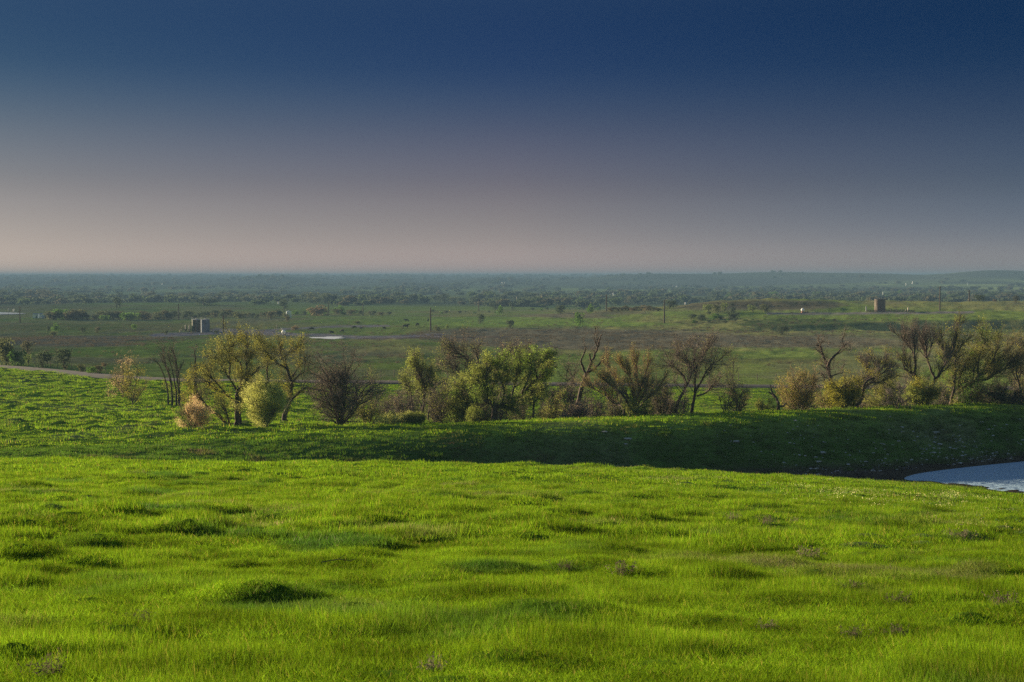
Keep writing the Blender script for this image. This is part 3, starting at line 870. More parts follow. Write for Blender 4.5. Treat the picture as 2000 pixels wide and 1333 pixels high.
def fan_limbs(px, Y, x0, x1, rtop, n, r, r0, base_z, arch=.25, spreadbase=.15):
    """stems fanning out of one base up to an oval outline"""
    b = P(px, 700, Y); b[2] = base_z
    xa, xb = P(x0, 700, Y)[0], P(x1, 700, Y)[0]; zt = P(px, rtop, Y)[2]
    W = max(abs(b[0]-xa), abs(xb-b[0]), .3); H = zt-base_z; out = []
    for i in range(n):
        an = (i+.5)/n*math.pi*.9+math.pi*.05+r.normal(0, .10)
        side = (b[0]-xa) if math.cos(an) > 0 else (xb-b[0])
        q = math.sqrt(r.uniform(.15, 1.0)); dx = -math.cos(an)*side*q; dz = H*(.22+.78*max(0, math.sin(an))**.8)*r.uniform(.66, .97)
        dy = r.normal(0, W*.38)
        s = b+np.array([r.normal(0, spreadbase), r.normal(0, spreadbase), 0])
        m = s+np.array([dx*.38, dy*.4, dz*(.42-arch*.3*abs(math.cos(an)))])
        out.append((np.array([s, s*.4+m*.6+r.normal(0, .06, 3), m, m*.5+(s+[dx, dy, dz])*.5+np.array([0, 0, H*.03]), s+np.array([dx, dy, dz])]), r0*r.uniform(.5, .95), .018))
    return out

TREE_N = [0]
def hero(label, Y, base, limbs, cat='tree', name='tree', seed=None, dy=.5, extra=None, **kw):
    """limbs: list of (list of photo points, r0, r1); base = photo (px,row) of the foot"""
    TREE_N[0] += 1
    r = np.random.default_rng(seed or 1000+TREE_N[0])
    x = P(base[0], base[1], Y)[0]; bz = G(x, Y)-.1
    L = []
    for i, (pts, a, b) in enumerate(limbs):
        w, r0, r1 = wl(pts, Y, r, a*1.2, b*1.15, dy)
        if pts[0][1] >= base[1]-3:      # rises from the ground: start at the ground
            foot = w[0].copy(); foot[2] = min(bz, w[0][2]-.2)
            w = np.vstack([foot, w])
        L.append((w, r0, r1))
    if extra: L += [e for e in extra(r, bz)]
    return build_tree(name, label, cat, (x, Y, bz), L, r, **kw)

def shrub(label, px, Y, x0, x1, rtop, n=14, cat='bush', name='bush', r0=.05, seed=None, **kw):
    TREE_N[0] += 1
    r = np.random.default_rng(seed or 2000+TREE_N[0])
    x = P(px, 700, Y)[0]; bz = G(x, Y)-.08; n = max(4, int(n*.30)); r0 *= 1.5; n1x = kw.pop('n1', 60); kw['n1'] = int(n1x*.5); kw.setdefault('spread', .78); kw['up'] = .06; kw.setdefault('lo', .10); kw['len1'] = max(kw.get('len1', 1.6)*1.1, .36*(P(px, rtop, Y)[2]-bz)); kw['n3'] = int(kw.get('n3', 1200)*.6); kw['n2'] = int(kw.get('n2', 400)*.8)
    L = fan_limbs(px, Y, x0, x1, rtop, n, r, r0, bz)
    if kw.pop('ball', False):
        xa, xb = P(x0, 700, Y)[0], P(x1, 700, Y)[0]; kw['cloud'] = ((xa+xb)/2-x, (xb-xa)/2*1.12, (P(px, rtop, Y)[2]-bz)/2*1.05); kw['n3'] = int(kw['n3']*.4); kw['n2'] = int(kw['n2']*.5)
    return build_tree(name, label, cat, (x, Y, bz), L, r, **kw)

def build_trees():
    # ---- left of the row
    shrub('sparse orange tinged bush just behind the yellow bush at the road end', 240, 205, 216, 280, 693, 12, n1=60, n2=500, n3=1200, len1=1.2, twig='twig_tan', leaf='tan', nl=900, ls=.13)
    shrub('yellow green budding bush at the end of the road', 257, 190, 232, 292, 712, 12, n1=60, n2=500, n3=1200, len1=1.0, twig='twig_olive', leaf='yellow', nl=1500, ls=.12)
    hero('bare tree of several thin dark stems left of the leafless pole trunk', 185, (340, 768), [
        ([(328,768),(322,740),(312,715),(300,702)], .11, .03), ([(336,768),(330,735),(322,705),(318,680)], .13, .02), ([(336,768),(333,738),(322,710),(316,690)], .10, .02),
        ([(344,767),(340,740),(334,712),(328,690)], .12, .02), ([(350,767),(345,738),(344,712),(338,688)], .12, .02),
        ([(349,767),(347,735),(352,718),(359,708)], .10, .02), ([(349,768),(350,742),(343,700),(336,680)], .09, .02)],
        n1=60, n2=500, n3=1100, len1=1.5, twig='twig_purple', twr=.012, lo=.5)
    hero('tall bare pole like dead trunk beside the several stemmed bare tree', 182, (381, 770), [
        ([(381,770),(380,740),(381,712),(380,684)], .24, .05), ([(380,738),(375,722),(372,706)], .07, .02), ([(382,730),(390,725),(396,714)], .05, .02),
        ([(384,768),(384,735),(382,705)], .10, .03)], n1=14, n2=120, n3=300, len1=1.4, twig='twig_purple', lo=.5)
    shrub('small reddish pink budding sapling in front of the dead pole trunk', 383, 160, 378, 388, 745, 5, n1=8, n2=40, n3=60, len1=.3, leaf='pink', nl=260, ls=.10, r0=.02, name='sapling', cat='sapling')
    shrub('low dark green brush at the foot of the bare stems', 370, 195, 290, 440, 735, 22, n1=100, n2=800, n3=1500, len1=1.0, twig='twig_olive', leaf='olive', nl=2500, ls=.15)
    hero('large yellow green budding tree with long leaning left limb', 140, (455, 842), [
        ([(461,840),(463,810),(462,780),(466,762),(480,745),(498,728),(506,715)], .26, .04),
        ([(463,800),(465,775),(470,750),(472,730),(470,712),(463,702),(452,692)], .16, .03),
        ([(448,841),(440,828),(428,812),(412,803),(402,792),(392,778),(384,764)], .20, .05),
        ([(412,803),(400,796),(390,785)], .1, .03),
        ([(452,840),(446,820),(440,800),(430,785)], .15, .03),
        ([(461,790),(450,778),(435,768),(415,758),(405,745)], .13, .03),
        ([(470,838),(469,815),(466,795),(474,770),(492,750)], .14, .03),
        ([(463,765),(455,750),(445,735),(430,712),(425,700)], .10, .02), ([(447,740),(449,715),(447,690),(452,672)], .09, .02),
        ([(478,745),(482,715),(478,695),(487,672)], .08, .02), ([(440,768),(420,745),(400,730)], .08, .02)],
        n1=130, n2=1300, n3=3200, len1=2.0, twig='twig_olive', leaf='yellow', leaf2='olive', nl=17000, ls=.10, twr=.012, seed=31)
    hero('twin trunked budding tree behind the yellow green tree and conical bush', 158, (563, 812), [
        ([(556,812),(564,785),(568,770),(570,748),(566,738)], .28, .10), ([(566,740),(560,722),(545,712),(527,700),(522,690)], .14, .03),
        ([(568,745),(560,715),(550,700),(548,684)], .12, .02), ([(520,770),(522,735),(522,700),(515,672)], .11, .02),
        ([(570,748),(582,735),(592,728),(606,722)], .10, .02), ([(560,800),(575,775),(590,762),(600,758),(614,762)], .16, .03), ([(572,735),(585,715),(598,708)], .08, .02),
        ([(550,700),(565,690),(582,680)], .07, .02)],
        n1=130, n2=1200, n3=3000, len1=1.9, twig='twig_olive', leaf='olive', leaf2='yellow', nl=9000, ls=.11, leafzone=lambda c: c[:, 0] < P(590, 700, 158)[0], seed=32)
    shrub('tan leafed rounded bush at the left end of the bank', 376, 133, 343, 412, 781, 26, n1=160, n2=1400, n3=3200, len1=.75, twig='twig_tan', leaf='tan', nl=7500, ls=.07, r0=.03, ball=True)
    shrub('dense conical lime green bush in front of the big budding trees', 516, 134, 477, 560, 738, 40, n1=240, n2=2200, n3=5000, len1=.9, twig='twig_olive', leaf='lime', nl=16000, ls=.075, r0=.04, ball=True)
    shrub('wide purple brown leafless bushy tree right of the conical bush', 665, 140, 594, 742, 698, 46, n1=260, n2=2600, n3=6500, len1=1.5, twig='twig_purple', leaf='rust', nl=900, ls=.09, r0=.10, twr=.014, cat='tree', name='tree')
    shrub('low olive green bush right of the purple brown bushy tree', 722, 150, 690, 755, 768, 18, n1=90, n2=700, n3=1500, len1=1.0, twig='twig_olive', leaf='olive', nl=3200, ls=.12)
    shrub('small sapling in pale green bud in the open gap of the tree row', 724, 230, 716, 732, 702, 6, n1=20, n2=100, n3=200, len1=.7, leaf='spring', nl=350, ls=.13, name='sapling', cat='sapling')
    for i, (px, a, b, t, lb) in enumerate([(768, 734, 800, 806, 'long low pale green bush on the bank left of the leafy thicket'), (812, 785, 832, 808, 'short low green bush under the tall pale green tree')]):
        shrub(lb, px, 138, a, b, t, 20, n1=100, n2=700, n3=1200, len1=.55, twig='twig_olive', leaf='lime' if i == 0 else 'spring', nl=4200, ls=.08, r0=.03, ball=True)
    hero('tall narrow tree with pale green top above brown undergrowth', 160, (822, 825), [
        ([(822,822),(828,790),(830,760),(822,738),(814,722),(812,708)], .17, .03), ([(806,800),(804,775),(800,758),(790,748)], .1, .02),
        ([(836,820),(840,785),(842,760),(852,748)], .11, .02), ([(826,800),(818,780),(815,755),(820,730)], .10, .02), ([(830,765),(836,745),(838,730)], .08, .02)],
        n1=110, n2=1000, n3=2600, len1=1.7, twig='twig_purple', leaf='spring', nl=9000, ls=.13, leafzone=lambda c: (c[:, 2] > P(800, 772, 160)[2]+.5*np.sin(c[:, 0]*2)), seed=41)
    shrub('reddish brown leafless thicket bush left of the tall pale green topped tree', 782, 155, 755, 815, 765, 26, n1=110, n2=1100, n3=2600, len1=1.2, twig='twig_purple', leaf='rust', nl=900, ls=.1)
    shrub('grey brown thin stemmed bush right of the tall pale green topped tree', 862, 152, 838, 900, 752, 30, n1=120, n2=1200, n3=2800, len1=1.3, twig='twig_purple', leaf='olive', nl=1500, ls=.11)
    shrub('pale green leafed slim stemmed tree left of the crooked willow', 903, 150, 874, 935, 728, 22, n1=120, n2=1100, n3=2600, len1=1.5, twig='twig_olive', leaf='spring', leaf2='bright', nl=7500, ls=.15, cat='tree', name='tree')
    hero('big bare limbed tree rising behind the crooked willow', 172, (930, 815), [
        ([(945,812),(940,770),(930,740),(920,712),(908,698),(895,690),(884,684)], .22, .03), ([(920,712),(912,695),(900,685),(890,680)], .08, .02),
        ([(908,738),(896,728),(885,715),(872,708)], .12, .02), ([(935,750),(920,738),(900,730),(880,730)], .12, .02),
        ([(940,770),(938,720),(932,695),(930,682)], .11, .02), ([(950,800),(965,750),(975,715),(985,695)], .13, .02), ([(960,780),(990,740),(1000,705),(1012,690)], .12, .02)],
        n1=150, n2=1600, n3=4000, len1=2.2, twig='twig_purple', leaf='rust', leaf2='olive', nl=3200, ls=.12, seed=51)
    hero('crooked leaning willow with fresh yellow green leaves on the bank', 143, (965, 815), [
        ([(965,814),(966,800),(964,792),(957,786),(946,783),(943,778),(945,765),(948,750),(949,735),(952,718)], .30, .05),
        ([(966,796),(975,794),(988,795),(1000,797)], .22, .14), ([(964,793),(980,790),(996,792),(1002,788)], .20, .14),
        ([(992,794),(1000,785),(1015,772),(1028,760),(1040,748),(1050,738),(1058,734)], .24, .09), ([(1049,740),(1048,730),(1044,722)], .09, .04),
        ([(1000,785),(1002,765),(1008,745),(1010,725),(1018,708)], .12, .02), ([(1020,768),(1030,745),(1038,720),(1030,705)], .10, .02),
        ([(947,765),(940,750),(930,742)], .08, .02), ([(950,735),(960,722),(978,715)], .09, .02), ([(980,792),(985,765),(978,740),(985,725)], .1, .02),
        ([(1028,760),(1040,765),(1034,772)], .06, .02)],
        n1=170, n2=1500, n3=3600, len1=1.7, twig='twig_olive', leaf='bright', leaf2='spring', nl=15000, ls=.15, seed=52)
    shrub('small round light green bush left of the crooked willow trunk', 925, 139, 910, 945, 797, 18, n1=60, n2=400, n3=800, len1=.45, twig='twig_olive', leaf='spring', nl=1800, ls=.09, r0=.025, ball=True)
    shrub('red brown leafless brush left of the crooked willow trunk', 942, 150, 925, 968, 775, 24, n1=80, n2=700, n3=1600, len1=.9, twig='twig_purple', leaf='rust', nl=500, ls=.1)
    hero('bright green narrow tree at the tip of the leaning willow', 152, (1042, 812), [
        ([(1042,812),(1044,780),(1052,750),(1062,725),(1068,702)], .13, .02), ([(1044,790),(1038,775),(1032,765)], .06, .02), ([(1050,755),(1058,735),(1074,718)], .07, .02), ([(1044,785),(1056,770),(1062,760)], .06, .02), ([(1052,750),(1048,730),(1054,708)], .07, .02)],
        n1=110, n2=900, n3=2200, len1=1.3, leaf='deep', leaf2='bright', nl=10000, ls=.13, seed=53)
    shrub('yellow green brush between the bright green tree and the dead forked tree', 1082, 148, 1058, 1112, 770, 18, n1=90, n2=700, n3=1500, len1=1.0, twig='twig_tan', leaf='spring', nl=2600, ls=.12)
    shrub('pinkish brown leafless tree left of the dead forked tree', 1112, 152, 1080, 1142, 722, 20, n1=110, n2=1300, n3=3200, len1=1.4, twig='twig_purple', leaf='rust', nl=700, ls=.1, cat='tree', name='tree')
    shrub('low tangled brown brush at the foot of the dead forked tree', 1120, 141, 1085, 1165, 778, 30, n1=120, n2=1200, n3=2600, len1=.9, twig='twig_purple', leaf='rust', nl=700, ls=.1)
    hero('tall dead forked tree leaning right above the brown brush', 146, (1128, 800), [
        ([(1128,800),(1132,775),(1138,752),(1142,740),(1149,722),(1155,708),(1162,692),(1168,678),(1172,662),(1176,652)], .26, .05),
        ([(1142,742),(1144,732),(1140,720),(1135,707),(1138,697),(1142,686),(1144,678)], .14, .04),
        ([(1149,727),(1160,721),(1170,712),(1180,704),(1186,696),(1197,692)], .13, .03), ([(1170,712),(1178,700),(1183,690)], .07, .02), ([(1186,697),(1190,688)], .04, .015),
        ([(1155,708),(1153,700),(1151,691)], .10, .05), ([(1169,675),(1166,662),(1164,652),(1163,640)], .06, .015), ([(1167,680),(1161,660),(1163,648)], .06, .02),
        ([(1171,665),(1166,655)], .04, .02), ([(1144,680),(1140,665),(1143,655)], .03, .01)],
        n1=26, n2=160, n3=420, len1=1.1, twig='twig_purple', lo=.55, twr=.011, dy=.25, seed=54)
    hero('fan shaped budding willow with brown base and olive green tips', 140, (1238, 803), [
        ([(1232,802),(1222,780),(1210,765),(1195,755),(1180,740),(1170,730)], .16, .03), ([(1234,802),(1228,780),(1215,757),(1200,740),(1190,722)], .15, .02),
        ([(1238,802),(1238,775),(1235,750),(1228,728),(1215,712)], .14, .02), ([(1240,802),(1246,775),(1255,748),(1262,725)], .13, .02),
        ([(1240,802),(1252,780),(1261,760),(1262,742)], .16, .06), ([(1243,802),(1258,785),(1275,770),(1290,755)], .12, .02),
        ([(1219,803),(1212,792),(1200,789),(1192,782),(1182,772),(1170,766),(1155,757)], .13, .03), ([(1183,773),(1180,760)], .05, .02), ([(1238,790),(1240,760),(1245,730),(1240,708)], .1, .02)],
        n1=170, n2=2000, n3=5000, len1=1.7, twig='twig_tan', leaf='olive', leaf2='yellow', nl=4200, ls=.10, twr=.013, up=.4, spread=.4, seed=55)
    shrub('low bright leafed bush at the foot of the fan shaped willow', 1245, 138, 1222, 1290, 778, 20, n1=80, n2=500, n3=900, len1=.6, twig='twig_olive', leaf='spring', nl=2800, ls=.11, r0=.03)
    shrub('dark grey leafless brush between the fan shaped willow and the bare spreading tree', 1292, 143, 1272, 1320, 748, 20, n1=90, n2=900, n3=2000, len1=1.1, twig='twig_purple', leaf='olive', nl=500, ls=.1)
    hero('bare spreading tree with two crossing trunks in front of the green strip', 142, (1340, 799), [
        ([(1320,799),(1330,775),(1342,752),(1350,730),(1346,712),(1336,700),(1322,690)], .16, .02), ([(1342,752),(1336,735),(1322,722),(1312,712)], .08, .02),
        ([(1352,799),(1357,770),(1358,745),(1360,720),(1368,700),(1382,680)], .18, .02), ([(1358,765),(1370,745),(1378,728),(1392,712),(1404,705)], .12, .02),
        ([(1362,774),(1378,768),(1392,755),(1402,748)], .09, .02), ([(1358,735),(1354,710),(1358,690),(1352,675)], .09, .02), ([(1350,730),(1362,712),(1372,700)], .06, .02)],
        n1=110, n2=1500, n3=3800, len1=1.9, twig='twig_purple', leaf='olive', nl=900, ls=.1, seed=56)
    shrub('brown brush between the two crossing trunks of the bare spreading tree', 1336, 140, 1322, 1356, 765, 16, n1=50, n2=400, n3=900, len1=.8, twig='twig_purple')
    shrub('small dark leafless sapling left of the grey green bush in the green strip', 1418, 139, 1404, 1434, 757, 9, n1=40, n2=300, n3=600, len1=.8, twig='twig_purple', name='sapling', cat='sapling')
    shrub('grey green sparse bush right of the small dark sapling', 1447, 139, 1424, 1474, 748, 20, n1=80, n2=800, n3=1800, len1=.9, twig='twig_tan', leaf='olive', nl=900, ls=.09)
    shrub('slender young tree in pale leaf by the wire fence', 1428, 225, 1416, 1440, 694, 9, n1=50, n2=300, n3=600, len1=.9, leaf='spring', nl=900, ls=.13, cat='tree', name='tree')
    shrub('low yellow green brush left of the broken snag', 1492, 140, 1470, 1515, 780, 18, n1=60, n2=400, n3=900, len1=.6, twig='twig_olive', leaf='spring', nl=1500, ls=.1)
    hero('short broken snag with pale splintered top', 140, (1518, 797), [
        ([(1520,797),(1521,790),(1518,782),(1514,775),(1508,765),(1504,752)], .17, .05), ([(1514,775),(1507,770),(1502,766)], .13, .05), ([(1521,795),(1530,793),(1535,787)], .12, .06)],
        n1=5, n2=20, n3=40, len1=.5, cat='dead tree', name='snag', bark='grey')
    shrub('wide yellow green bush right of the broken snag', 1562, 145, 1512, 1612, 727, 34, n1=190, n2=1800, n3=4200, len1=1.4, twig='twig_tan', leaf='yellow', leaf2='olive', nl=5200, ls=.11)
    hero('tall dead tree with wide Y fork standing in the yellow bushes', 146, (1623, 797), [
        ([(1623,797),(1624,770),(1622,748),(1620,730),(1616,713),(1611,703),(1606,688),(1601,676),(1594,674)], .25, .05), ([(1602,680),(1604,670),(1610,667)], .06, .02), ([(1604,684),(1600,668)], .05, .02),
        ([(1617,716),(1623,703),(1632,694),(1640,685),(1648,677),(1656,670)], .15, .03), ([(1632,694),(1643,688),(1650,682)], .07, .02), ([(1648,677),(1645,665),(1644,660)], .05, .02),
        ([(1618,722),(1608,717),(1602,712)], .07, .02), ([(1623,745),(1614,738),(1604,730)], .08, .02), ([(1624,735),(1635,731),(1646,728)], .07, .03), ([(1622,722),(1628,720),(1626,713)], .05, .02),
        ([(1623,760),(1612,748),(1608,735)], .08, .02)],
        n1=50, n2=420, n3=1100, len1=1.3, twig='twig_purple', lo=.45, dy=.25, seed=57)
    shrub('tan brown thin bush below the dead Y forked tree', 1610, 141, 1590, 1635, 758, 18, n1=70, n2=700, n3=1500, len1=.9, twig='twig_tan', leaf='spring', nl=1400, ls=.1)
    shrub('bright yellow leafed bush right of the dead Y forked tree', 1648, 139, 1622, 1678, 733, 26, n1=110, n2=900, n3=1900, len1=1.0, twig='twig_olive', leaf='yellow', nl=7500, ls=.13)
    hero('gnarled two trunked tree with long right hand limbs and yellow buds', 141, (1680, 792), [
        ([(1674,792),(1682,782),(1686,768),(1687,756),(1692,746),(1702,740),(1715,735),(1726,728),(1733,720),(1745,718)], .18, .03),
        ([(1688,757),(1697,750),(1704,748),(1720,746),(1732,738),(1748,732)], .13, .03), ([(1692,746),(1700,730),(1708,720),(1710,705)], .10, .02), ([(1702,740),(1698,725),(1690,712)], .08, .02),
        ([(1666,792),(1673,775),(1678,757),(1674,745),(1664,735)], .15, .05), ([(1679,757),(1684,745),(1690,735)], .08, .02), ([(1715,735),(1720,722),(1732,710)], .06, .02)],
        n1=90, n2=900, n3=2400, len1=1.5, twig='twig_purple', leaf='yellow', nl=4200, ls=.11, dy=.3, seed=58)
    shrub('brownish green thicket bush right of the gnarled two trunked tree', 1728, 147, 1700, 1765, 742, 28, n1=130, n2=1300, n3=3000, len1=1.2, twig='twig_olive', leaf='olive', leaf2='spring', nl=3400, ls=.12)
    hero('small leafless thorn tree growing on the dark face of the bank', 134.5, (1752, 824), [
        ([(1752,826),(1751,808),(1750,794),(1753,784),(1760,775)], .08, .03), ([(1751,796),(1745,782),(1738,770),(1730,762)], .05, .015), ([(1752,790),(1757,770),(1756,755)], .04, .01),
        ([(1751,800),(1762,788),(1774,782)], .04, .01), ([(1754,815),(1766,803),(1774,800)], .04, .012), ([(1750,794),(1740,788),(1728,785)], .035, .01)],
        n1=60, n2=500, n3=1200, len1=.8, twig='twig_purple', twr=.009, seed=59)
    shrub('leafy spring green brush at the foot of the tall twin limbed tree', 1792, 144, 1762, 1835, 745, 30, n1=140, n2=1200, n3=2600, len1=1.2, twig='twig_olive', leaf='spring', leaf2='yellow', nl=6500, ls=.14)
    hero('tall bare limbed tree with brown twig tops left of the big leafy willow', 146, (1808, 788), [
        ([(1811,788),(1812,772),(1819,755),(1828,742),(1836,730),(1844,715),(1849,700),(1852,692)], .22, .06), ([(1851,694),(1862,685),(1866,668),(1868,650)], .08, .02), ([(1850,694),(1842,684),(1836,665)], .07, .02),
        ([(1800,788),(1799,765),(1795,748),(1787,733),(1775,725),(1766,718),(1764,703)], .22, .05), ([(1787,733),(1788,710),(1786,695),(1786,665),(1788,648)], .12, .03), ([(1787,697),(1778,680),(1764,662)], .08, .02),
        ([(1828,742),(1818,722),(1812,703),(1806,690),(1800,670)], .13, .03), ([(1810,700),(1816,685),(1820,668)], .08, .02), ([(1808,700),(1809,680),(1803,660)], .06, .02)],
        n1=140, n2=1500, n3=3900, len1=2.0, twig='twig_purple', leaf='spring', nl=3800, ls=.13, spread=.4, up=.3, leafzone=lambda c: (c[:, 2] < P(0, 690, 146)[2]) | (c[:, 0] > P(1840, 0, 146)[0]), seed=60)
    hero('big leafy willow with two heavy limbs sweeping right', 148, (1868, 786), [
        ([(1858,786),(1862,765),(1866,735),(1865,700),(1872,672)], .20, .03), ([(1870,786),(1872,765),(1874,740),(1884,715),(1895,690)], .18, .03),
        ([(1870,786),(1884,768),(1897,752),(1912,735),(1926,722),(1942,705),(1960,692),(1975,680)], .28, .04), ([(1893,755),(1910,745),(1930,740),(1948,728),(1965,718),(1982,705)], .20, .03),
        ([(1912,738),(1910,715),(1915,690),(1925,668)], .12, .02), ([(1900,748),(1903,720),(1912,700)], .08, .02), ([(1940,708),(1945,690),(1955,675)], .08, .02), ([(1864,740),(1852,725),(1848,705)], .07, .02)],
        n1=190, n2=2000, n3=5000, len1=2.1, twig='twig_olive', leaf='bright', leaf2='olive', nl=13000, ls=.13, seed=61, leafzone=lambda c: (c[:, 0] < P(1960, 700, 148)[0]))
    shrub('dark olive thicket bush under the sweeping limbs of the big willow', 1912, 146, 1868, 1962, 748, 34, n1=160, n2=1500, n3=3400, len1=1.2, twig='twig', leaf='deep', leaf2='olive', nl=6500, ls=.13)
    shrub('dark thorny bush with sprawling low stem near the right edge', 1965, 143, 1930, 2010, 755, 30, n1=140, n2=1300, n3=3000, len1=1.2, twig='twig', leaf='dark', nl=4500, ls=.13)
    hero('brown budding tree cut by the right edge of the view', 150, (2000, 785), [
        ([(1998,785),(1990,750),(1985,720),(1992,690),(1995,670)], .15, .02), ([(2004,785),(2008,750),(2002,715),(2004,680)], .15, .02), ([(1990,750),(1978,728),(1974,705)], .08, .02), ([(2006,760),(2022,730),(2030,690)], .1, .02)],
        n1=90, n2=900, n3=2200, len1=1.6, twig='twig_purple', leaf='yellow', nl=1400, ls=.12, seed=62)
    # undergrowth closing the gaps of the row
    for px, w, t, Y, lf in [(755, 60, 775, 168, 'olive'), (800, 60, 762, 170, 'rust'), (850, 70, 752, 172, 'rust'), (885, 60, 748, 168, 'olive'), (935, 70, 745, 170, 'olive'), (985, 70, 752, 166, 'rust'),
                            (1020, 50, 762, 160, 'olive'), (1075, 60, 765, 165, 'rust'), (1160, 50, 770, 160, 'rust'), (1205, 60, 765, 156, 'olive'), (1285, 60, 762, 160, 'rust'), (1310, 40, 768, 152, 'rust'),
                            (1590, 60, 750, 160, 'olive'), (1690, 60, 758, 158, 'rust'), (1745, 60, 750, 162, 'olive'), (1780, 60, 745, 165, 'rust'), (1840, 60, 742, 162, 'olive'), (1890, 60, 745, 160, 'rust'), (1980, 60, 735, 160, 'olive')]:
        shrub('brownish olive brush in the undergrowth behind the tree row', px, Y, px-w*.55, px+w*.55, t, 24, n1=110, n2=1100, n3=2600, len1=1.2, twig='twig_purple', leaf=lf, nl=1500, ls=.10, group='undergrowth behind the tree row')
    for i, (px, a, b, t) in enumerate([(2055, 2010, 2110, 720), (2130, 2090, 2190, 700)]):
        shrub('olive thicket bush beyond the right edge of the view', px, 150, a, b, t, 24, n1=100, n2=700, n3=1500, len1=1.4, twig='twig', leaf='olive', nl=3000, ls=.15, group='thicket past the right edge')
# ------------------------------------------------------------------ bushes of the plain and the far treelines
def make_far_proto(seed, W, H, leaf, nq=420, sz=.55, lobes=6, trunk=True, airy=False):
    r = np.random.default_rng(seed)
    V = []; c = []
    for i in range(lobes):
        a = r.uniform(0, 6.28); q = W*.30*math.sqrt(r.uniform(0, 1)); cx, cy = math.cos(a)*q, math.sin(a)*q
        cz = H*r.uniform(.36, .74); rx = W*r.uniform(.20, .32); rz = H*r.uniform(.18, .28)
        n = nq//lobes; d = r.normal(0, 1, (n, 3)); d /= np.linalg.norm(d, axis=1)[:, None]; d *= (r.uniform(.25, 1, (n, 1))**.45)
        c.append(np.array([cx, cy, cz])+d*np.array([rx, rx, rz]))
    if not airy:
        n = nq//4; c.append(np.stack([r.normal(0, W*.2, n), r.normal(0, W*.2, n), r.uniform(.02, .4, n)*H], 1))
    c = np.concatenate(c); c[:, 2] = np.maximum(c[:, 2], .05)
    v, f, tn = leaf_np2(c, sz, r)
    tr = None
    if trunk:
        L = [(np.array([[0, 0, -.4], [r.normal(0, .1), r.normal(0, .1), H*.25], [r.normal(0, .3), 0, H*.6]]), .035*H, .012*H)]
        for k in range(4):
            a = r.uniform(0, 6.28); L.append((np.array([[0, 0, H*.15], [math.cos(a)*W*.15, math.sin(a)*W*.15, H*.4], [math.cos(a)*W*.3, math.sin(a)*W*.3, H*.7]]), .018*H, .006*H))
        tr = limb_mesh(L, 5, r)
    return v, f, tn, tr

def leaf_np2(c, size, r):
    n = len(c); a = r.normal(0, 1, (n, 3)); a /= np.linalg.norm(a, axis=1)[:, None]
    b = np.cross(a, r.normal(0, 1, (n, 3))); b /= np.linalg.norm(b, axis=1)[:, None]
    s = (size*r.uniform(.5, 1.3, n))[:, None]
    V = np.stack([c-a*s*.6, c+b*s*.5, c+a*s*.6, c-b*s*.5], 1).reshape(-1, 3)
    return V, (np.arange(n)*4)[:, None]+np.arange(4)[None], np.repeat(r.uniform(.7, 1.3, (n, 1))*np.ones((1, 3)), 4, 0)

PROT = {}
def protos():
    for k, (leaf, airy) in dict(dark=('hazy', False), olive=('far_olive', False), brown=('brownish', False), green=('deep', False), spring=('far_spring', True), rusty=('far_rust', False)).items():
        for j in range(3):
            v, f, tn, tr = make_far_proto(hash_s(k)+j, 8, 7, leaf, nq=760 if not airy else 520, sz=.46)
            fo = mesh_np('foliage', v, [f], LEAF[leaf], attrs={'tone': ('FLOAT_COLOR', tn)}, link_it=False)
            to = mesh_np('trunk', tr[0], [tr[1]], BARK['dark'], link_it=False)
            PROT[(k, j)] = (fo, to)
def hash_s(k): return sum(ord(c)*(i+3) for i, c in enumerate(k))

def far_tree(kind, j, loc, W, H, rz, name, label, cat, group):
    """one tree from a prototype: an Empty with its own trunk and foliage"""
    root = empty(name, tuple(loc), label, cat, group)
    root.rotation_euler = (0, 0, rz); root.scale = (W/8, W/8, H/7)
    for src in PROT[(kind, j)]:
        c = src.copy(); link(c); c.parent = root
    return root

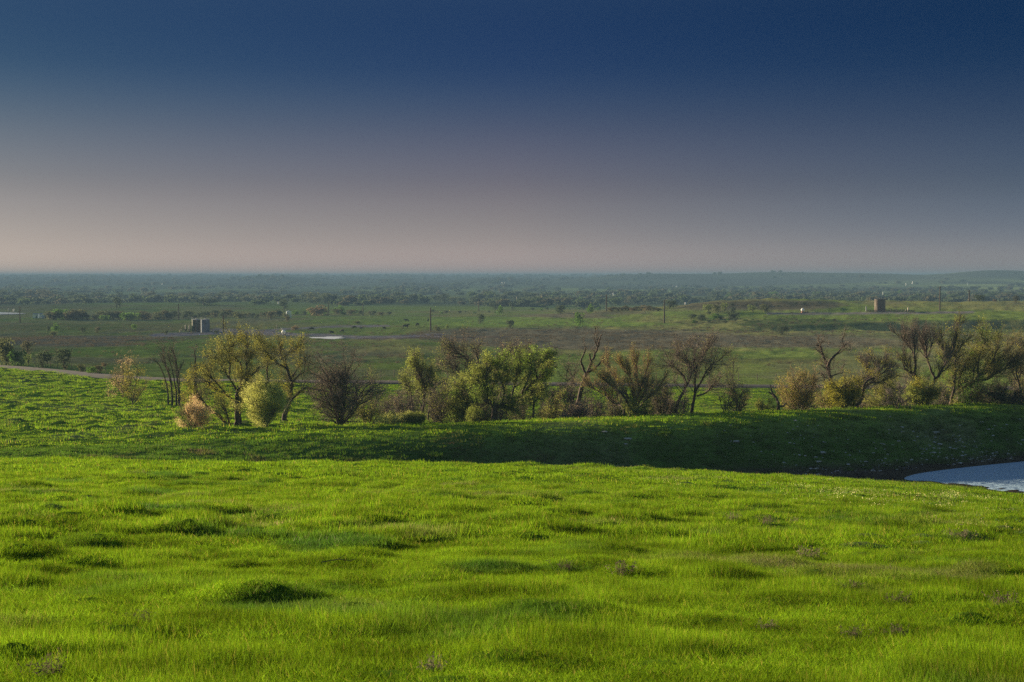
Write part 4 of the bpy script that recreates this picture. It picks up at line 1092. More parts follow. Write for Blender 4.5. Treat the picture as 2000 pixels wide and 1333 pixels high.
def build_far():
    r = np.random.default_rng(77)
    protos()
    # bushes standing alone: px, base row, width px, height px, kind, label
    B = [(12, 714, 30, 44, 'olive', 'tall pale olive tree at the far left end of the road'), (35, 716, 24, 28, 'green', 'grey green bush beside the tall pale olive tree'),
         (55, 714, 10, 20, 'spring', 'thin sapling between the two roadside bushes at the far left'), (54, 691, 20, 18, 'brown', 'round brown bush standing above the roadside bushes'),
         (82, 720, 26, 26, 'dark', 'dark green bush leaning left beside the road'), (125, 716, 29, 25, 'dark', 'dark rounded bush alone in the green pasture'),
         (160, 728, 13, 14, 'olive', 'small pale bush, first in the roadside row right of the dark rounded bush'), (177, 731, 13, 13, 'green', 'small dark bush in the middle of the roadside row'),
         (193, 730, 14, 13, 'brown', 'small brown bush ending the roadside row'), (127, 725, 8, 8, 'brown', 'very small shrub below the dark rounded bush'),
         (203, 716, 10, 6, 'rusty', 'tiny reddish shrub above the roadside row'),
         (94, 649, 8, 9, 'dark', 'little dark bush left of the forked bush on the far left plain'), (108, 648, 12, 13, 'green', 'forked green bush on the far left plain'),
         (106, 656, 12, 7, 'olive', 'low light bush under the forked green bush'), (161, 651, 10, 9, 'dark', 'leaning dark bush between two others on the left plain'),
         (189, 651, 9, 9, 'brown', 'round brownish bush on the left plain'), (263, 644, 9, 9, 'green', 'small green bush left of the twin tanks'),
         (325, 655, 6, 7, 'dark', 'tiny dark bush just left of the tank fence'), (423, 652, 9, 5, 'dark', 'low dark bush between the tanks and the utility pole'),
         (1527, 655, 19, 15, 'dark', 'round dark bush below the shaded bank'), (1133, 638, 17, 21, 'green', 'bushy green shrub alone above the brown weed band'),
         (997, 642, 14, 13, 'dark', 'low dark shrub on the edge of the brown weed band'), (938, 632, 12, 14, 'dark', 'upright dark shrub in the green strip left of the low dark shrub'),
         (1095, 614, 17, 13, 'dark', 'dark round bush on the brown knoll'), (1153, 613, 11, 15, 'green', 'green bush at the right end of the brown knoll'),
         (967, 606, 16, 11, 'dark', 'dark grey bush right of the far pole'), (975, 616, 12, 14, 'green', 'green double bush below the dark grey bush'),
         (1001, 606, 11, 12, 'dark', 'faint grey bush left of the cream tower'), (562, 629, 9, 9, 'brown', 'brown bush below the small white tank'),
         (699, 634, 11, 6, 'olive', 'low olive bush near the cattle'), (873, 645, 6, 9, 'spring', 'thin green sapling right of the tall lone pole'),
         (855, 648, 13, 8, 'olive', 'low olive bush at the foot of the sapling by the lone pole'), (228, 604, 15, 17, 'dark', 'tall dark tree standing above the left bush line'),
         (398, 597, 42, 11, 'dark', 'long dark copse alone in the far green field'), (556, 609, 14, 18, 'dark', 'tall dark tree behind the small white tank'),
         (619, 617, 32, 17, 'rusty', 'orange edged dark bush clump right of the small white tank'), (665, 611, 12, 12, 'green', 'green tree between two far poles'),
         (1308, 603, 22, 12, 'dark', 'dark hump backed bush behind the lone pole of the right plain'), (1912, 589, 18, 9, 'dark', 'dark flat topped bush left of the red shrub on the plateau edge'),
         (1943, 590, 7, 4, 'rusty', 'small red shrub on the plateau edge'), (1984, 593, 9, 12, 'brown', 'upright brown bush near the right edge of the plateau'),
         (1384, 611, 16, 15, 'spring', 'yellow green willow bush at the left end of the plateau'), (1398, 612, 14, 14, 'olive', 'olive bush next to the willow bush on the plateau end'),
         (1415, 611, 12, 14, 'spring', 'light green bush in the middle of the plateau bush row'), (1432, 613, 10, 9, 'dark', 'dark bush low on the plateau slope'),
         (1470, 611, 16, 11, 'spring', 'pale green bush at the right end of the plateau bush row'), (1496, 611, 16, 13, 'olive', 'bushy olive shrub left of the small white tank on the plateau'),
         (1370, 628, 14, 10, 'dark', 'dark shrub low on the left shoulder of the plateau'), (1395, 625, 14, 9, 'green', 'green shrub halfway up the left shoulder of the plateau'),
         (1432, 623, 18, 9, 'dark', 'wide dark shrub on the left shoulder of the plateau'), (578, 646, 12, 8, 'rusty', 'reddish leafless shrub right of the round white separator')]
    for i, (px, row, w, h, kd, lb) in enumerate(B):
        p = hit(px, row, 260); m = p[1]/F
        far_tree(kd, i % 3, p-np.array([0, 0, .1]), w*m*1.55, h*m*1.5, r.uniform(0, 6), 'bush' if 'tree' not in lb and 'sapling' not in lb else 'tree', lb, 'bush' if 'tree' not in lb else 'tree', None)
    # rows of far trees: px range, base row, heights, count, kinds, label, group
    Z = [(92, 335, 624, 626, 9, 20, 26, ('olive', 'dark', 'brown', 'green'), 'rounded bush in the long bush line left of the twin tanks', 'bush line left of the tanks'),
         (335, 560, 619, 623, 8, 16, 26, ('brown', 'dark', 'olive', 'dark'), 'rounded bush in the bush line behind the twin tanks', 'bush line behind the tanks'),
         (575, 760, 613, 617, 6, 14, 16, ('dark', 'green', 'brown'), 'dark bush in the bush line behind the cattle', 'bush line behind the cattle'),
         (-20, 330, 584, 588, 8, 20, 30, ('dark', 'dark', 'brown'), 'hazy tree along the far edge of the left green field', 'trees on the far edge of the left green field'),
         (330, 620, 584, 590, 7, 17, 26, ('dark', 'olive', 'brown'), 'hazy tree on the far side of the field behind the twin tanks', 'trees beyond the field behind the tanks'),
         (600, 1010, 588, 594, 6, 16, 34, ('dark', 'dark', 'dark', 'olive'), 'hazy tree in the middle of the far treeline', 'middle of the far treeline'),
         (1010, 1400, 585, 591, 5, 12, 26, ('dark', 'green'), 'bluish tree in the far treeline behind the brown knoll', 'far treeline behind the brown knoll'),
         (1185, 1290, 606, 609, 8, 12, 13, ('brown', 'brown', 'rusty'), 'purple brown bush in the dark hedge right of the tall mid plain pole', 'purple brown hedge'),
         (1030, 1180, 604, 607, 4, 7, 10, ('green', 'dark'), 'small green bush in the row behind the brown knoll', 'small bushes behind the brown knoll'),
         (830, 1000, 610, 613, 3, 7, 9, ('dark', 'green'), 'small dark bush on the green rise right of the cattle', 'small bushes on the green rise'),
         (1700, 2010, 577, 584, 4, 10, 22, ('dark', 'green'), 'bluish tree in the valley behind the rusty tank', 'trees in the valley behind the rusty tank'),
         (1380, 1700, 578, 585, 6, 14, 20, ('dark', 'green'), 'bluish tree behind the brown crest of the plateau', 'trees behind the crest of the plateau')]
    Z += [(1345, 1445, 610, 634, 5, 10, 15, ('dark', 'green', 'dark'), 'dark shrub in the scrub on the left shoulder of the plateau', 'scrub on the plateau shoulder'),
          (1450, 1640, 622, 631, 3, 6, 14, ('dark', 'green'), 'low dark shrub on the shaded bank of the plateau', 'shrubs on the shaded bank of the plateau'),
          (1400, 1600, 594, 601, 3, 6, 16, ('dark', 'brown'), 'low dark shrub on the brown crest of the plateau', 'shrubs on the brown crest')]
    for (a, b, r0, r1, h0, h1, n, kinds, lb, gp) in Z:
        for i in range(n):
            px = a+(b-a)*(i+r.uniform(.1, .9))/n; row = r.uniform(r0, r1); h = r.uniform(h0, h1)*r.uniform(.8, 1.05)
            p = hit(px, row, 450 if gp.endswith(('shoulder', 'plateau', 'crest')) and row > 590 else 620); m = p[1]/F
            w = h*r.uniform(1.1, 2.0)
            far_tree(kinds[r.integers(len(kinds))], int(r.integers(3)), p-np.array([0, 0, .3]), w*m*1.25, h*m*1.2, r.uniform(0, 6), 'far_tree' if h0 > 5 else 'bush', lb, 'tree' if 'tree' in lb.split() else 'bush', gp)
    # the woods that melt together in the haze
    c = bpy.data.collections.new('far_wood_clumps')
    for j, (leaf) in enumerate(('hazy', 'dark', 'brownish', 'hazy')):
        v, f, tn, tr = make_far_proto(900+j, 16, 7, leaf, nq=260, sz=1.5, lobes=7, trunk=False)
        c.objects.link(mesh_np('far_wood_clump_%d' % j, v, [f], LEAF[leaf], attrs={'tone': ('FLOAT_COLOR', tn)}, link_it=False))
    n = 40000
    y = np.exp(r.uniform(math.log(1150), math.log(9000), n)); px = r.uniform(-80, 2080, n); x = (px-1000)/F*y
    d = sstep(.555, .585, fbm(x/170, y/300, 4, 350))*1.0+sstep(.60, .64, fbm(x/60+9, y/700, 3, 365))*.5+.025
    d = d*.7*(1-.75*sstep(1100, 1400, px)*sstep(2500, 3200, y))*sstep(9000, 6500, y)
    k = r.uniform(0, 1, n) < d*.30
    x, y = x[k], y[k]; z = terrain(x, y); s = r.uniform(.45, 1.1, len(x))*(1+sstep(2500, 7000, y)*.5)
    scatter('woodland', np.stack([x, y, z-.4], 1), np.stack([x*0, x*0, r.uniform(0, 6, len(x))], 1), np.stack([s, s, s*r.uniform(.7, 1.3, len(x))], 1), r.integers(0, 4, len(x)), c)
# ------------------------------------------------------------------ water, road, tanks, poles, cattle, fences, stones
def water_mat(name, col, rough, bump, scale):
    m, nt, N, L = new_mat(name)
    out = N.new('ShaderNodeOutputMaterial'); b = N.new('ShaderNodeBsdfPrincipled')
    b.inputs['Base Color'].default_value = (*col, 1); b.inputs['Roughness'].default_value = rough; b.inputs['IOR'].default_value = 1.33
    geo = N.new('ShaderNodeNewGeometry'); mp = N.new('ShaderNodeMapping'); mp.inputs['Scale'].default_value = (.7, 1.4, 1)
    mp.inputs['Rotation'].default_value = (0, 0, .3)
    L.new(geo.outputs['Position'], mp.inputs['Vector'])
    n1 = N.new('ShaderNodeTexNoise'); n1.inputs['Scale'].default_value = scale; n1.inputs['Detail'].default_value = 4
    L.new(mp.outputs[0], n1.inputs['Vector'])
    bp = N.new('ShaderNodeBump'); bp.inputs['Strength'].default_value = 1; bp.inputs['Distance'].default_value = bump
    L.new(n1.outputs['Fac'], bp.inputs['Height']); L.new(bp.outputs[0], b.inputs['Normal']); L.new(b.outputs[0], out.inputs['Surface'])
    return m

def sheet(name, pts, mat):
    V = np.array(pts, float); o = mesh_np(name, V, [np.arange(len(V))[None]], mat); return props(o, kind='structure')

def build_water():
    w = water_mat('rippled_pond_water', (.30, .43, .56), .3, .38, 2.0)  # turbid blue base, paled to stand in for reflected sky
    sheet('pond_water', [(30, 100, -16.93), (95, 100, -16.93), (130, 160, -16.93), (30, 160, -16.93)][:4], w)
    pw = water_mat('bright_puddle_water', (.80, .85, .86), .12, .002, .5)
    out = [(602, 659.5), (612, 658.7), (632, 658.8), (640, 657.6), (668, 657.6), (668, 658.6), (660, 659), (675, 660.5), (662, 661.6), (652, 662.8), (640, 662.4), (625, 661.2), (610, 660.9)]
    P0 = hit(640, 660, 300); zz = P0[2]
    base = []
    for a, b in out:
        t = float(tanr(b)); Y = zz/t; base.append(((a-1000)/F*Y, Y))
    zz = max(float(terrain(np.array([q[0]]), np.array([q[1]]))[0]) for q in base)+.05
    base = [((a-1000)/F*zz/float(tanr(b)), zz/float(tanr(b)), zz) for a, b in out]
    sheet('puddle', base, pw)
    rv = water_mat('pale_river_water', (.25, .3, .33), .15, .01, .3)
    out = [(-60, 610), (0, 610), (30, 611), (52, 612.5), (30, 614), (0, 614.5), (-60, 615)]
    q = [hit(a, b, 500) for a, b in out]; zz = max(p[2] for p in q)+.1
    sheet('river_water', [((a-1000)/F*zz/float(tanr(b)), zz/float(tanr(b)), zz) for a, b in out], rv)

def build_road():
    px = np.linspace(-900, 2900, 900); Y = road_y(px)
    k = np.ones(25)/25; Y = np.convolve(np.pad(Y, 12, mode='edge'), k, 'valid'); X = (px-1000)/F*Y
    T = np.stack([np.gradient(X), np.gradient(Y)], 1); T /= np.linalg.norm(T, axis=1)[:, None]; Nn = np.stack([-T[:, 1], T[:, 0]], 1)
    m, nt, N, L = new_mat('worn_asphalt')
    mt = solid('worn_asphalt_road', (.035, .035, .04), .9, var=.18, scale=.8)
    rows = []
    for w, dz in ((-3.9, -.25), (-3.3, .05), (0, .09), (3.3, .05), (3.9, -.25)):
        x, y = X+Nn[:, 0]*w, Y+Nn[:, 1]*w; rows.append(np.stack([x, y, base_z(X, Y)[0]+.06+dz], 1))
    V = np.stack(rows, 1).reshape(-1, 3); i = np.arange(len(px)-1)[:, None]*5+np.arange(4)[None]
    o = mesh_np('road', V, [np.stack([i, i+1, i+6, i+5], -1).reshape(-1, 4)], mt, smooth=True); props(o, kind='structure')

def tank(px, row, wpx, hpx, label, mat, rim, name='storage_tank', ymin=300, ladder=True, rail=True, wallseg=5):
    p = hit(px, row, ymin); m = p[1]/F; R_ = wpx*m/2; H = hpx*m
    root = empty(name, (p[0], p[1], p[2]-.05), label, 'tank')
    b = MB(); prof = [(R_, 0)]
    for k in range(1, wallseg+1):
        z = H*k/wallseg; prof += [(R_, z-.06), (R_+.03, z-.04), (R_+.03, z), (R_, z+.01)] if k < wallseg else [(R_, z)]
    b.lathe(prof, sides=40); b.build('shell', mat, root, True)
    t = MB(); t.lathe([(R_+.06, H-.02), (R_+.06, H+.06), (R_*.9, H+.12), (.3, H+.34), (.3, H+.5), (.05, H+.52)], sides=40); t.build('roof', rim, root, True)
    if rail:
        g = MB(); n = 14; ring = []
        for k in range(n+1):
            a = math.pi*(1.05+k/n*.9); q = (math.cos(a)*R_, math.sin(a)*R_, H+.06); g.tube([q, (q[0], q[1], q[2]+.8)], .025, 4); ring.append((q[0], q[1], q[2]+.8))
        g.tube(ring, .03, 4); g.build('railing', rim, root)
    if ladder:
        g = MB(); a = -math.pi*.42; c, s = math.cos(a)*(R_+.12), math.sin(a)*(R_+.12)
        for d in (-.2, .2): g.tube([(c+d, s, 0), (c+d, s, H+.8)], .03, 4)
        for k in range(int(H/.4)): g.tube([(c-.2, s, .3+k*.4), (c+.2, s, .3+k*.4)], .02, 4)
        g.build('ladder', rim, root)
    return root, p, m

def pole(px, row, top, label, arm=1.2, ymin=250, ins=True, lean=0., thick=1.9):
    p = hit(px, row, ymin); m = p[1]/F; H = (row-top)*m
    root = empty('utility_pole', (p[0], p[1], p[2]-.1), label, 'utility pole')
    b = MB(); b.tube([(0, 0, -.5), (lean*.5, 0, H*.5), (lean, 0, H)], [.17*thick, .15*thick, .11*thick], 10); b.build('pole', BARK['dark'], root, True)
    if arm:
        c = MB(); c.box((lean, .16, H-.5), (arm*2, .1, .12)); c.tube([(lean-arm*.5, .16, H-.5), (lean, .16, H-1.1), (lean+arm*.5, .16, H-.5)], .025, 4); c.build('crossarm', BARK['dark'], root)
        for s in (-.9, .9, 0):
            i = MB(); i.lathe([(.03, 0), (.06, .04), (.04, .08), (.06, .12), (.03, .2)], (lean+s*arm if s else lean, .16 if s else 0, H-.44 if s else H), 8); i.build('insulator', MT['porcelain'], root, True)
    return root, p, m, H

COWS = {}
def skin_mesh(name, verts, edges, radii, mat, sub=1):
    me = bpy.data.meshes.new(name); me.from_pydata(verts, edges, []); o = bpy.data.objects.new(name, me); link(o)
    md = o.modifiers.new('s', 'SKIN'); md.use_smooth_shade = True
    for i, rr in enumerate(radii):
        me.skin_vertices[0].data[i].radius = rr if hasattr(rr, '__len__') else (rr, rr)
    me.skin_vertices[0].data[0].use_root = True
    if sub: o.modifiers.new('u', 'SUBSURF').levels = sub
    dg = bpy.context.evaluated_depsgraph_get(); new = bpy.data.meshes.new_from_object(o.evaluated_get(dg))
    bpy.data.objects.remove(o); new.materials.clear(); new.materials.append(mat); return new

def cow_mesh(pose, mat):
    # spine along +X (head end)
    if pose == 'lying':
        V = [(-.75,0,.42),(-.35,0,.50),(.1,0,.48),(.5,0,.52),(.8,0,.68),(1.02,0,.86),(1.25,0,.78),(1.42,0,.70),
             (-.6,.3,.16),(-.15,.42,.08),(-.6,-.3,.16),(-.15,-.42,.08),(.5,.28,.14),(.85,.26,.07),(.5,-.28,.14),(.85,-.26,.07),(-.95,0,.30),(-1.0,.08,.08)]
        E = [(0,1),(1,2),(2,3),(3,4),(4,5),(5,6),(6,7),(0,8),(8,9),(0,10),(10,11),(3,12),(12,13),(3,14),(14,15),(0,16),(16,17)]
        Rr = [(.30,.30),(.36,.36),(.38,.38),(.32,.34),(.19,.22),(.15,.16),(.12,.12),(.08,.08),.12,.06,.12,.06,.11,.06,.11,.06,.04,.03]
    else:
        gr = pose == 'grazing'
        head = [(1.0,0,.92),(1.22,0,.55),(1.32,0,.28),(1.36,0,.12)] if gr else [(.98,0,1.28),(1.2,0,1.48),(1.42,0,1.38),(1.6,0,1.28)]
        V = [(-.78,0,1.12),(-.35,0,1.08),(.1,0,1.02),(.55,0,1.08)]+head+[
             (-.72,.2,.72),(-.80,.2,.42),(-.74,.2,.04),(-.78,-.2,.72),(-.88,-.2,.42),(-.84,-.2,.04),(.58,.18,.66),(.58,.18,.36),(.56,.18,.04),(.66,-.18,.66),(.70,-.18,.36),(.68,-.18,.04),(-1.0,0,1.05),(-1.04,0,.6)]
        E = [(0,1),(1,2),(2,3),(3,4),(4,5),(5,6),(6,7),(0,8),(8,9),(9,10),(0,11),(11,12),(12,13),(3,14),(14,15),(15,16),(3,17),(17,18),(18,19),(0,20),(20,21)]
        Rr = [(.27,.30),(.33,.36),(.36,.40),(.30,.36),(.17,.24),(.13,.15),(.11,.12),(.08,.08),.14,.07,.055,.14,.07,.055,.12,.065,.055,.12,.065,.055,.04,.03]
    return skin_mesh('cow', V, E, Rr, mat)

def cow_ears(pose, root, mat):
    hx, hz = {'lying': (1.05, .95), 'grazing': (1.2, .62), 'standing': (1.2, 1.58)}[pose]
    for s in (-1, 1):
        b = MB(); b.tube([(hx, s*.1, hz), (hx-.03, s*.2, hz+.02), (hx-.03, s*.3, hz-.03)], [.035, .055, .01], 6); b.build('ear', mat, root, True)

MT = {}
def build_objects():
    r = np.random.default_rng(99)
    MT['green'] = solid('dark_green_tank_paint', (.07, .09, .07), .7, .0, .2, 1.2, stain=(.14, .10, .07))
    MT['white'] = solid('weathered_white_tank_paint', (.115, .155, .205), .7, 0., .2, 1.5, stain=(.10, .12, .15))
    MT['rusty'] = solid('rusty_brown_tank_steel', (.125, .108, .085), .8, .0, .3, 1.0, stain=(.075, .052, .04))
    MT['rim'] = solid('galvanised_steel', (.26, .28, .30), .7, .0, .2, 3)
    MT['cream'] = solid('cream_paint', (.42, .38, .28), .6, 0, .15, 2)
    MT['pale'] = solid('pale_blue_white_paint', (.38, .45, .52), .55, 0, .12, 2)
    MT['clean'] = solid('clean_white_paint', (.75, .76, .76), .5, 0, .1, 2)
    MT['red'] = solid('dull_red_machine_paint', (.20, .07, .05), .7, 0, .2, 2)
    MT['pipe'] = solid('dark_pipe_steel', (.08, .08, .085), .6, .5, .2, 4)
    MT['porcelain'] = solid('porcelain', (.4, .38, .36), .3, 0, .1, 4)
    MT['hide'] = solid('black_cow_hide', (.018, .015, .014), .8, 0, .3, 3)
    MT['stone'] = solid('pale_stone', (.42, .40, .38), .9, 0, .3, 5, bump=.4)
    MT['wall'] = solid('weathered_board', (.15, .10, .08), .9, 0, .3, 2)
    MT['wood'] = solid('grey_post_wood', (.12, .10, .085), .95, 0, .3, 4)
    # --- twin tanks
    t1, p1, m1 = tank(383.5, 649, 17, 24, 'dark green storage tank, left one of the touching pair', MT['green'], MT['rim'])
    t2, p2, m2 = tank(401, 650, 17, 25, 'stained bluish white storage tank, right one of the touching pair', MT['white'], MT['rim'])
    # pipework and low wall left of the pair
    e = empty('heater_treater', (p1[0]-4.2, p1[1], p1[2]), 'low dark pipework with two upright vessels left of the twin tanks', 'oil equipment')
    for dx, h in ((0, 2.6), (1.5, 2.6)):
        v = MB(); v.lathe([(.26, 0), (.26, h), (.16, h+.2), (.05, h+.25)], (dx, 0, 0), 12); v.build('vessel', MT['pipe'], e, True)
    v = MB()
    for z in (.4, 1.0): v.tube([(-1.6, 0, z), (2.6, 0, z)], .07, 6)
    for x in np.linspace(-1.6, 2.6, 8): v.tube([(x, 0, 0), (x, 0, 1.15)], .05, 6)
    v.build('pipe_frame', MT['pipe'], e)
    b = MB(); b.box((0, 0, .45), (1.0, .7, .9), 0, .08); b.box((0, 0, .93), (1.1, .8, .08)); o = b.build('control_box', MT['cream'])
    q = hit(353, 649, 300); o.location = q; props(o, 'small cream box at the left end of the tank pipework', 'box')
    # railing fence round the right tank
    f = empty('pipe_railing', (p2[0]+3.6, p2[1], p2[2]), 'dark pipe railing and steps right of the bluish white tank', 'railing')
    v = MB()
    for z in (.5, 1.0, 1.4): v.tube([(-1.6, 0, z), (2.2, 0, z*.8)], .05, 6)
    v.build('rail', MT['pipe'], f)
    for x in np.linspace(-1.6, 2.2, 6): v = MB(); v.tube([(x, 0, -.1), (x, 0, 1.45-.1*x)], .06, 6); v.build('post', MT['pipe'], f)
    # --- small white tank far behind, trailers
    tank(564, 620.5, 10.5, 11.5, 'small bluish white tank far behind the pump site', MT['pale'], MT['pale'], ymin=600, rail=False, ladder=False)
    for px, w, h, lb in ((70, 11, 9, 'left one of two pale blue grey sheds by the bush line'), (87, 17, 9.5, 'right and longer one of two pale blue grey sheds by the bush line')):
        p = hit(px, 622, 600); m = p[1]/F
        e = empty('shed', (p[0], p[1], p[2]), lb, 'shed'); W, H = w*m, h*m
        v = MB(); v.box((0, 0, H*.42), (W, W*.5, H*.86)); v.build('wall', MT['pale'], e)
        v = MB(); v.add([(-W*.53,-W*.28,H*.85),(W*.53,-W*.28,H*.85),(W*.53,W*.28,H*.85),(-W*.53,W*.28,H*.85),(-W*.53,0,H*1.05),(W*.53,0,H*1.05)], [[0,1,5,4],[2,3,4,5],[0,4,3],[1,2,5],[0,3,2,1]]); v.build('roof', MT['rim'], e)
        v = MB(); v.box((W*.2, -W*.25-.03, H*.33), (W*.16, .06, H*.6)); v.build('door', MT['pipe'], e)
    # --- round separator with pipework
    p = hit(554, 655, 300); m = p[1]/F
    e = empty('separator', tuple(p), 'round white separator vessel with pipes on the gravel pad', 'oil equipment')
    v = MB(); R_ = 4.2*m; v.lathe([(.1, R_*.35)]+[(R_*math.sin(a), R_*1.35-R_*math.cos(a)) for a in np.linspace(.15, 2.99, 12)]+[(.1, R_*2.36)], (0, 0, 0), 20); v.build('vessel', MT['clean'], e, True)
    v = MB(); v.lathe([(R_*.3, R_*2.2), (R_*.35, R_*2.7), (R_*.3, R_*3.2), (.1, R_*3.3)], (-.5, .5, 0), 12); v.build('dome', MT['rim'], e, True)
    for a in (0, 2.1, 4.2): v = MB(); v.tube([(math.cos(a)*R_*.8, math.sin(a)*R_*.8, -.1), (math.cos(a)*R_*.6, math.sin(a)*R_*.6, R_)], .07, 6); v.build('leg', MT['pipe'], e)
    v = MB()
    for x, h in ((-2.6, 1.1), (-1.9, 1.5), (-1.3, .9), (1.2, .9), (1.7, 1.2)): v.tube([(x, 0, -.05), (x, 0, h)], .06, 6)
    v.tube([(-2.6, 0, .6), (1.7, 0, .6)], .06, 6); v.build('pipe_frame', MT['rim'], e)
    # wellhead behind it
    p = hit(541, 646, 300)
    e = empty('wellhead', tuple(p), 'thin dark wellhead valves behind the round separator', 'wellhead')
    v = MB(); v.tube([(0, 0, -.1), (0, 0, 2.2)], .1, 8); v.tube([(-1.0, 0, 1.1), (1.6, 0, 1.1)], .07, 6); v.tube([(-1.0, 0, 0), (-1.0, 0, 1.1)], .07, 6); v.tube([(1.6, 0, 0), (1.6, 0, 1.1)], .07, 6); v.build('pipe_stack', MT['pipe'], e)
    v = MB(); v.lathe([(.3, 0), (.34, .04), (.3, .08)], (0, 0, 1.6), 14); v.build('valve_wheel', MT['rim'], e)
    # --- plateau: rusty tank and its yard
    t3, p3, m3 = tank(1718.5, 609, 21, 24, 'big rusty brown storage tank on the plateau', MT['rusty'], MT['pipe'], ymin=400)
    v = MB(); 
    e = empty('yard_fence', (p3[0]+1.5, p3[1]-4, G(p3[0]+1.5, p3[1]-4)), 'low weathered board fence in front of the rusty tank', 'fence')
    for x0, x1 in ((-8, -4.2), (-4.0, -.2), (0, 3.8), (4.0, 8.0), (8.2, 12)):
        v = MB()
        for z in (.25, .55, .85): v.box(((x0+x1)/2, 0, z), (x1-x0, .05, .2))
        v.build('board_panel', MT['wall'], e)
    for x in (-8.1, -4.1, -.1, 3.9, 8.1, 12.1): v = MB(); v.box((x, .05, .45), (.14, .14, 1.3)); v.build('post', MT['wood'], e)
    for px, row, w, h, nm, lb, mt in ((1692, 608, 2.6, 9, 'vessel', 'slim grey upright vessel left of the rusty tank', 'rim'), (1774, 609, 3, 8, 'vessel', 'small cream upright vessel right of the rusty tank', 'cream'), (1769, 609, 3, 3.4, 'drum', 'low cream drum beside the small cream vessel', 'cream')):
        p = hit(px, row, 400); m = p[1]/F; v = MB(); R_ = w*m/2; H = h*m
        v.lathe([(R_, 0), (R_, H*.9), (R_*.8, H*.97), (R_*.2, H)], (0, 0, 0), 16); o = v.build(nm, MT[mt], None, True); o.location = p; props(o, lb, 'vessel' if nm == 'vessel' else 'drum')
    e = empty('pipe_rack', (p3[0]+6.2, p3[1]+1, G(p3[0]+6.2, p3[1]+1)), 'long low dark pipe rack right of the rusty tank', 'oil equipment')
    v = MB()
    for z in (.5, .9, 1.3): v.tube([(-3.5, 0, z), (3.5, 0, z)], .08, 6)
    v.build('pipe', MT['pipe'], e)
    for x in (-3.5, -1.2, 1.2, 3.5): v = MB(); v.box((x, 0, .7), (.15, .3, 1.5)); v.build('post', MT['pipe'], e)
    # pump unit on the plateau
    p = hit(1570, 612, 400); m = p[1]/F
    e = empty('pump_unit', tuple(p), 'white round tank over a dull red skid on the plateau', 'oil equipment')
    v = MB(); v.box((.4, 0, .35), (3.0, 1.6, .5), 0, .1); v.build('skid', MT['red'], e)
    v = MB(); R_ = 3.4*m; v.lathe([(.05, .55)]+[(R_*math.sin(a), .6+R_-R_*math.cos(a)) for a in np.linspace(.2, 2.9, 10)]+[(.05, .6+2*R_)], (-.5, 0, 0), 18); v.build('vessel', MT['clean'], e, True)
    v = MB()
    for x in np.linspace(1.2, 4.2, 6): v.tube([(x, 0, 0), (x, 0, 1.0)], .05, 6)
    v.tube([(1.2, 0, .9), (4.2, 0, .9)], .05, 6); v.build('pipe_frame', MT['pipe'], e)
    # --- far white tanks and sheds
    FT = [(1009.5, 590, 2.2, 9, 'tall slim cream tower in the middle of the far treeline', 'cream'), (981, 557, 1.5, 5, 'left one of two small white posts of a far tank battery', 'clean'),
          (986, 557, 1.5, 5, 'right one of two small white posts of a far tank battery', 'clean'), (1198, 579, 2, 6, 'small white tank beyond the tall mid plain pole', 'clean'),
          (1322, 563, 2.4, 4, 'tiny white tank in the hazy valley left of the far hill', 'clean'), (1315, 563, 2.0, 5, 'tiny grey tank beside the tiny white tank left of the far hill', 'rim'),
          (1339, 595, 3.2, 3, 'small white squat tank in the green field left of the plateau', 'clean'), (1782.5, 555, 2.2, 4.5, 'right one of two tiny white tanks on the far right hillside', 'clean'),
          (1770, 558, 2, 4, 'left and lower one of two tiny white tanks on the far right hillside', 'clean'), (1725, 576, 1.8, 5, 'tiny white tank just above the rusty tank', 'clean'),
          (1963, 586, 5, 8, 'pale tank in the valley near the right edge', 'pale'), (1890, 557, 1.8, 4, 'tiny white tank on the slope above the second plateau pole', 'pale'),
          (1078, 588, 2.2, 3, 'tiny white dot of a tank behind the brown knoll', 'clean'), (544, 594, 3, 3, 'tiny white shed tank in the field edge left of the small white tank', 'clean'),
          (317, 557, 2.2, 3.5, 'tiny white tank deep in the hazy woods above the twin tanks', 'clean'), (27, 609, 3, 4, 'small white tank beside the pale river', 'clean'),
          (17, 608, 2.4, 4, 'small grey tank left of the small white river tank', 'rim')]
    for px, row, w, h, lb, mt in FT:
        tank(px, row, w, h, lb, MT[mt], MT[mt], ymin=600, rail=False, ladder=False, wallseg=3)
    p = hit(115, 555, 900); m = p[1]/F
    e = empty('barn', tuple(p), 'long low dark roofed barn in the far left woods', 'barn'); W = 30*m; H = 3.5*m
    v = MB(); v.box((0, 0, H*.35), (W, W*.3, H*.7)); v.build('wall', MT['cream'], e)
    v = MB(); v.add([(-W*.52,-W*.17,H*.7),(W*.52,-W*.17,H*.7),(W*.52,W*.17,H*.7),(-W*.52,W*.17,H*.7),(-W*.5,0,H*1.2),(W*.5,0,H*1.2)], [[0,1,5,4],[2,3,4,5],[0,4,3],[1,2,5],[0,3,2,1]]); v.build('roof', MT['pipe'], e)
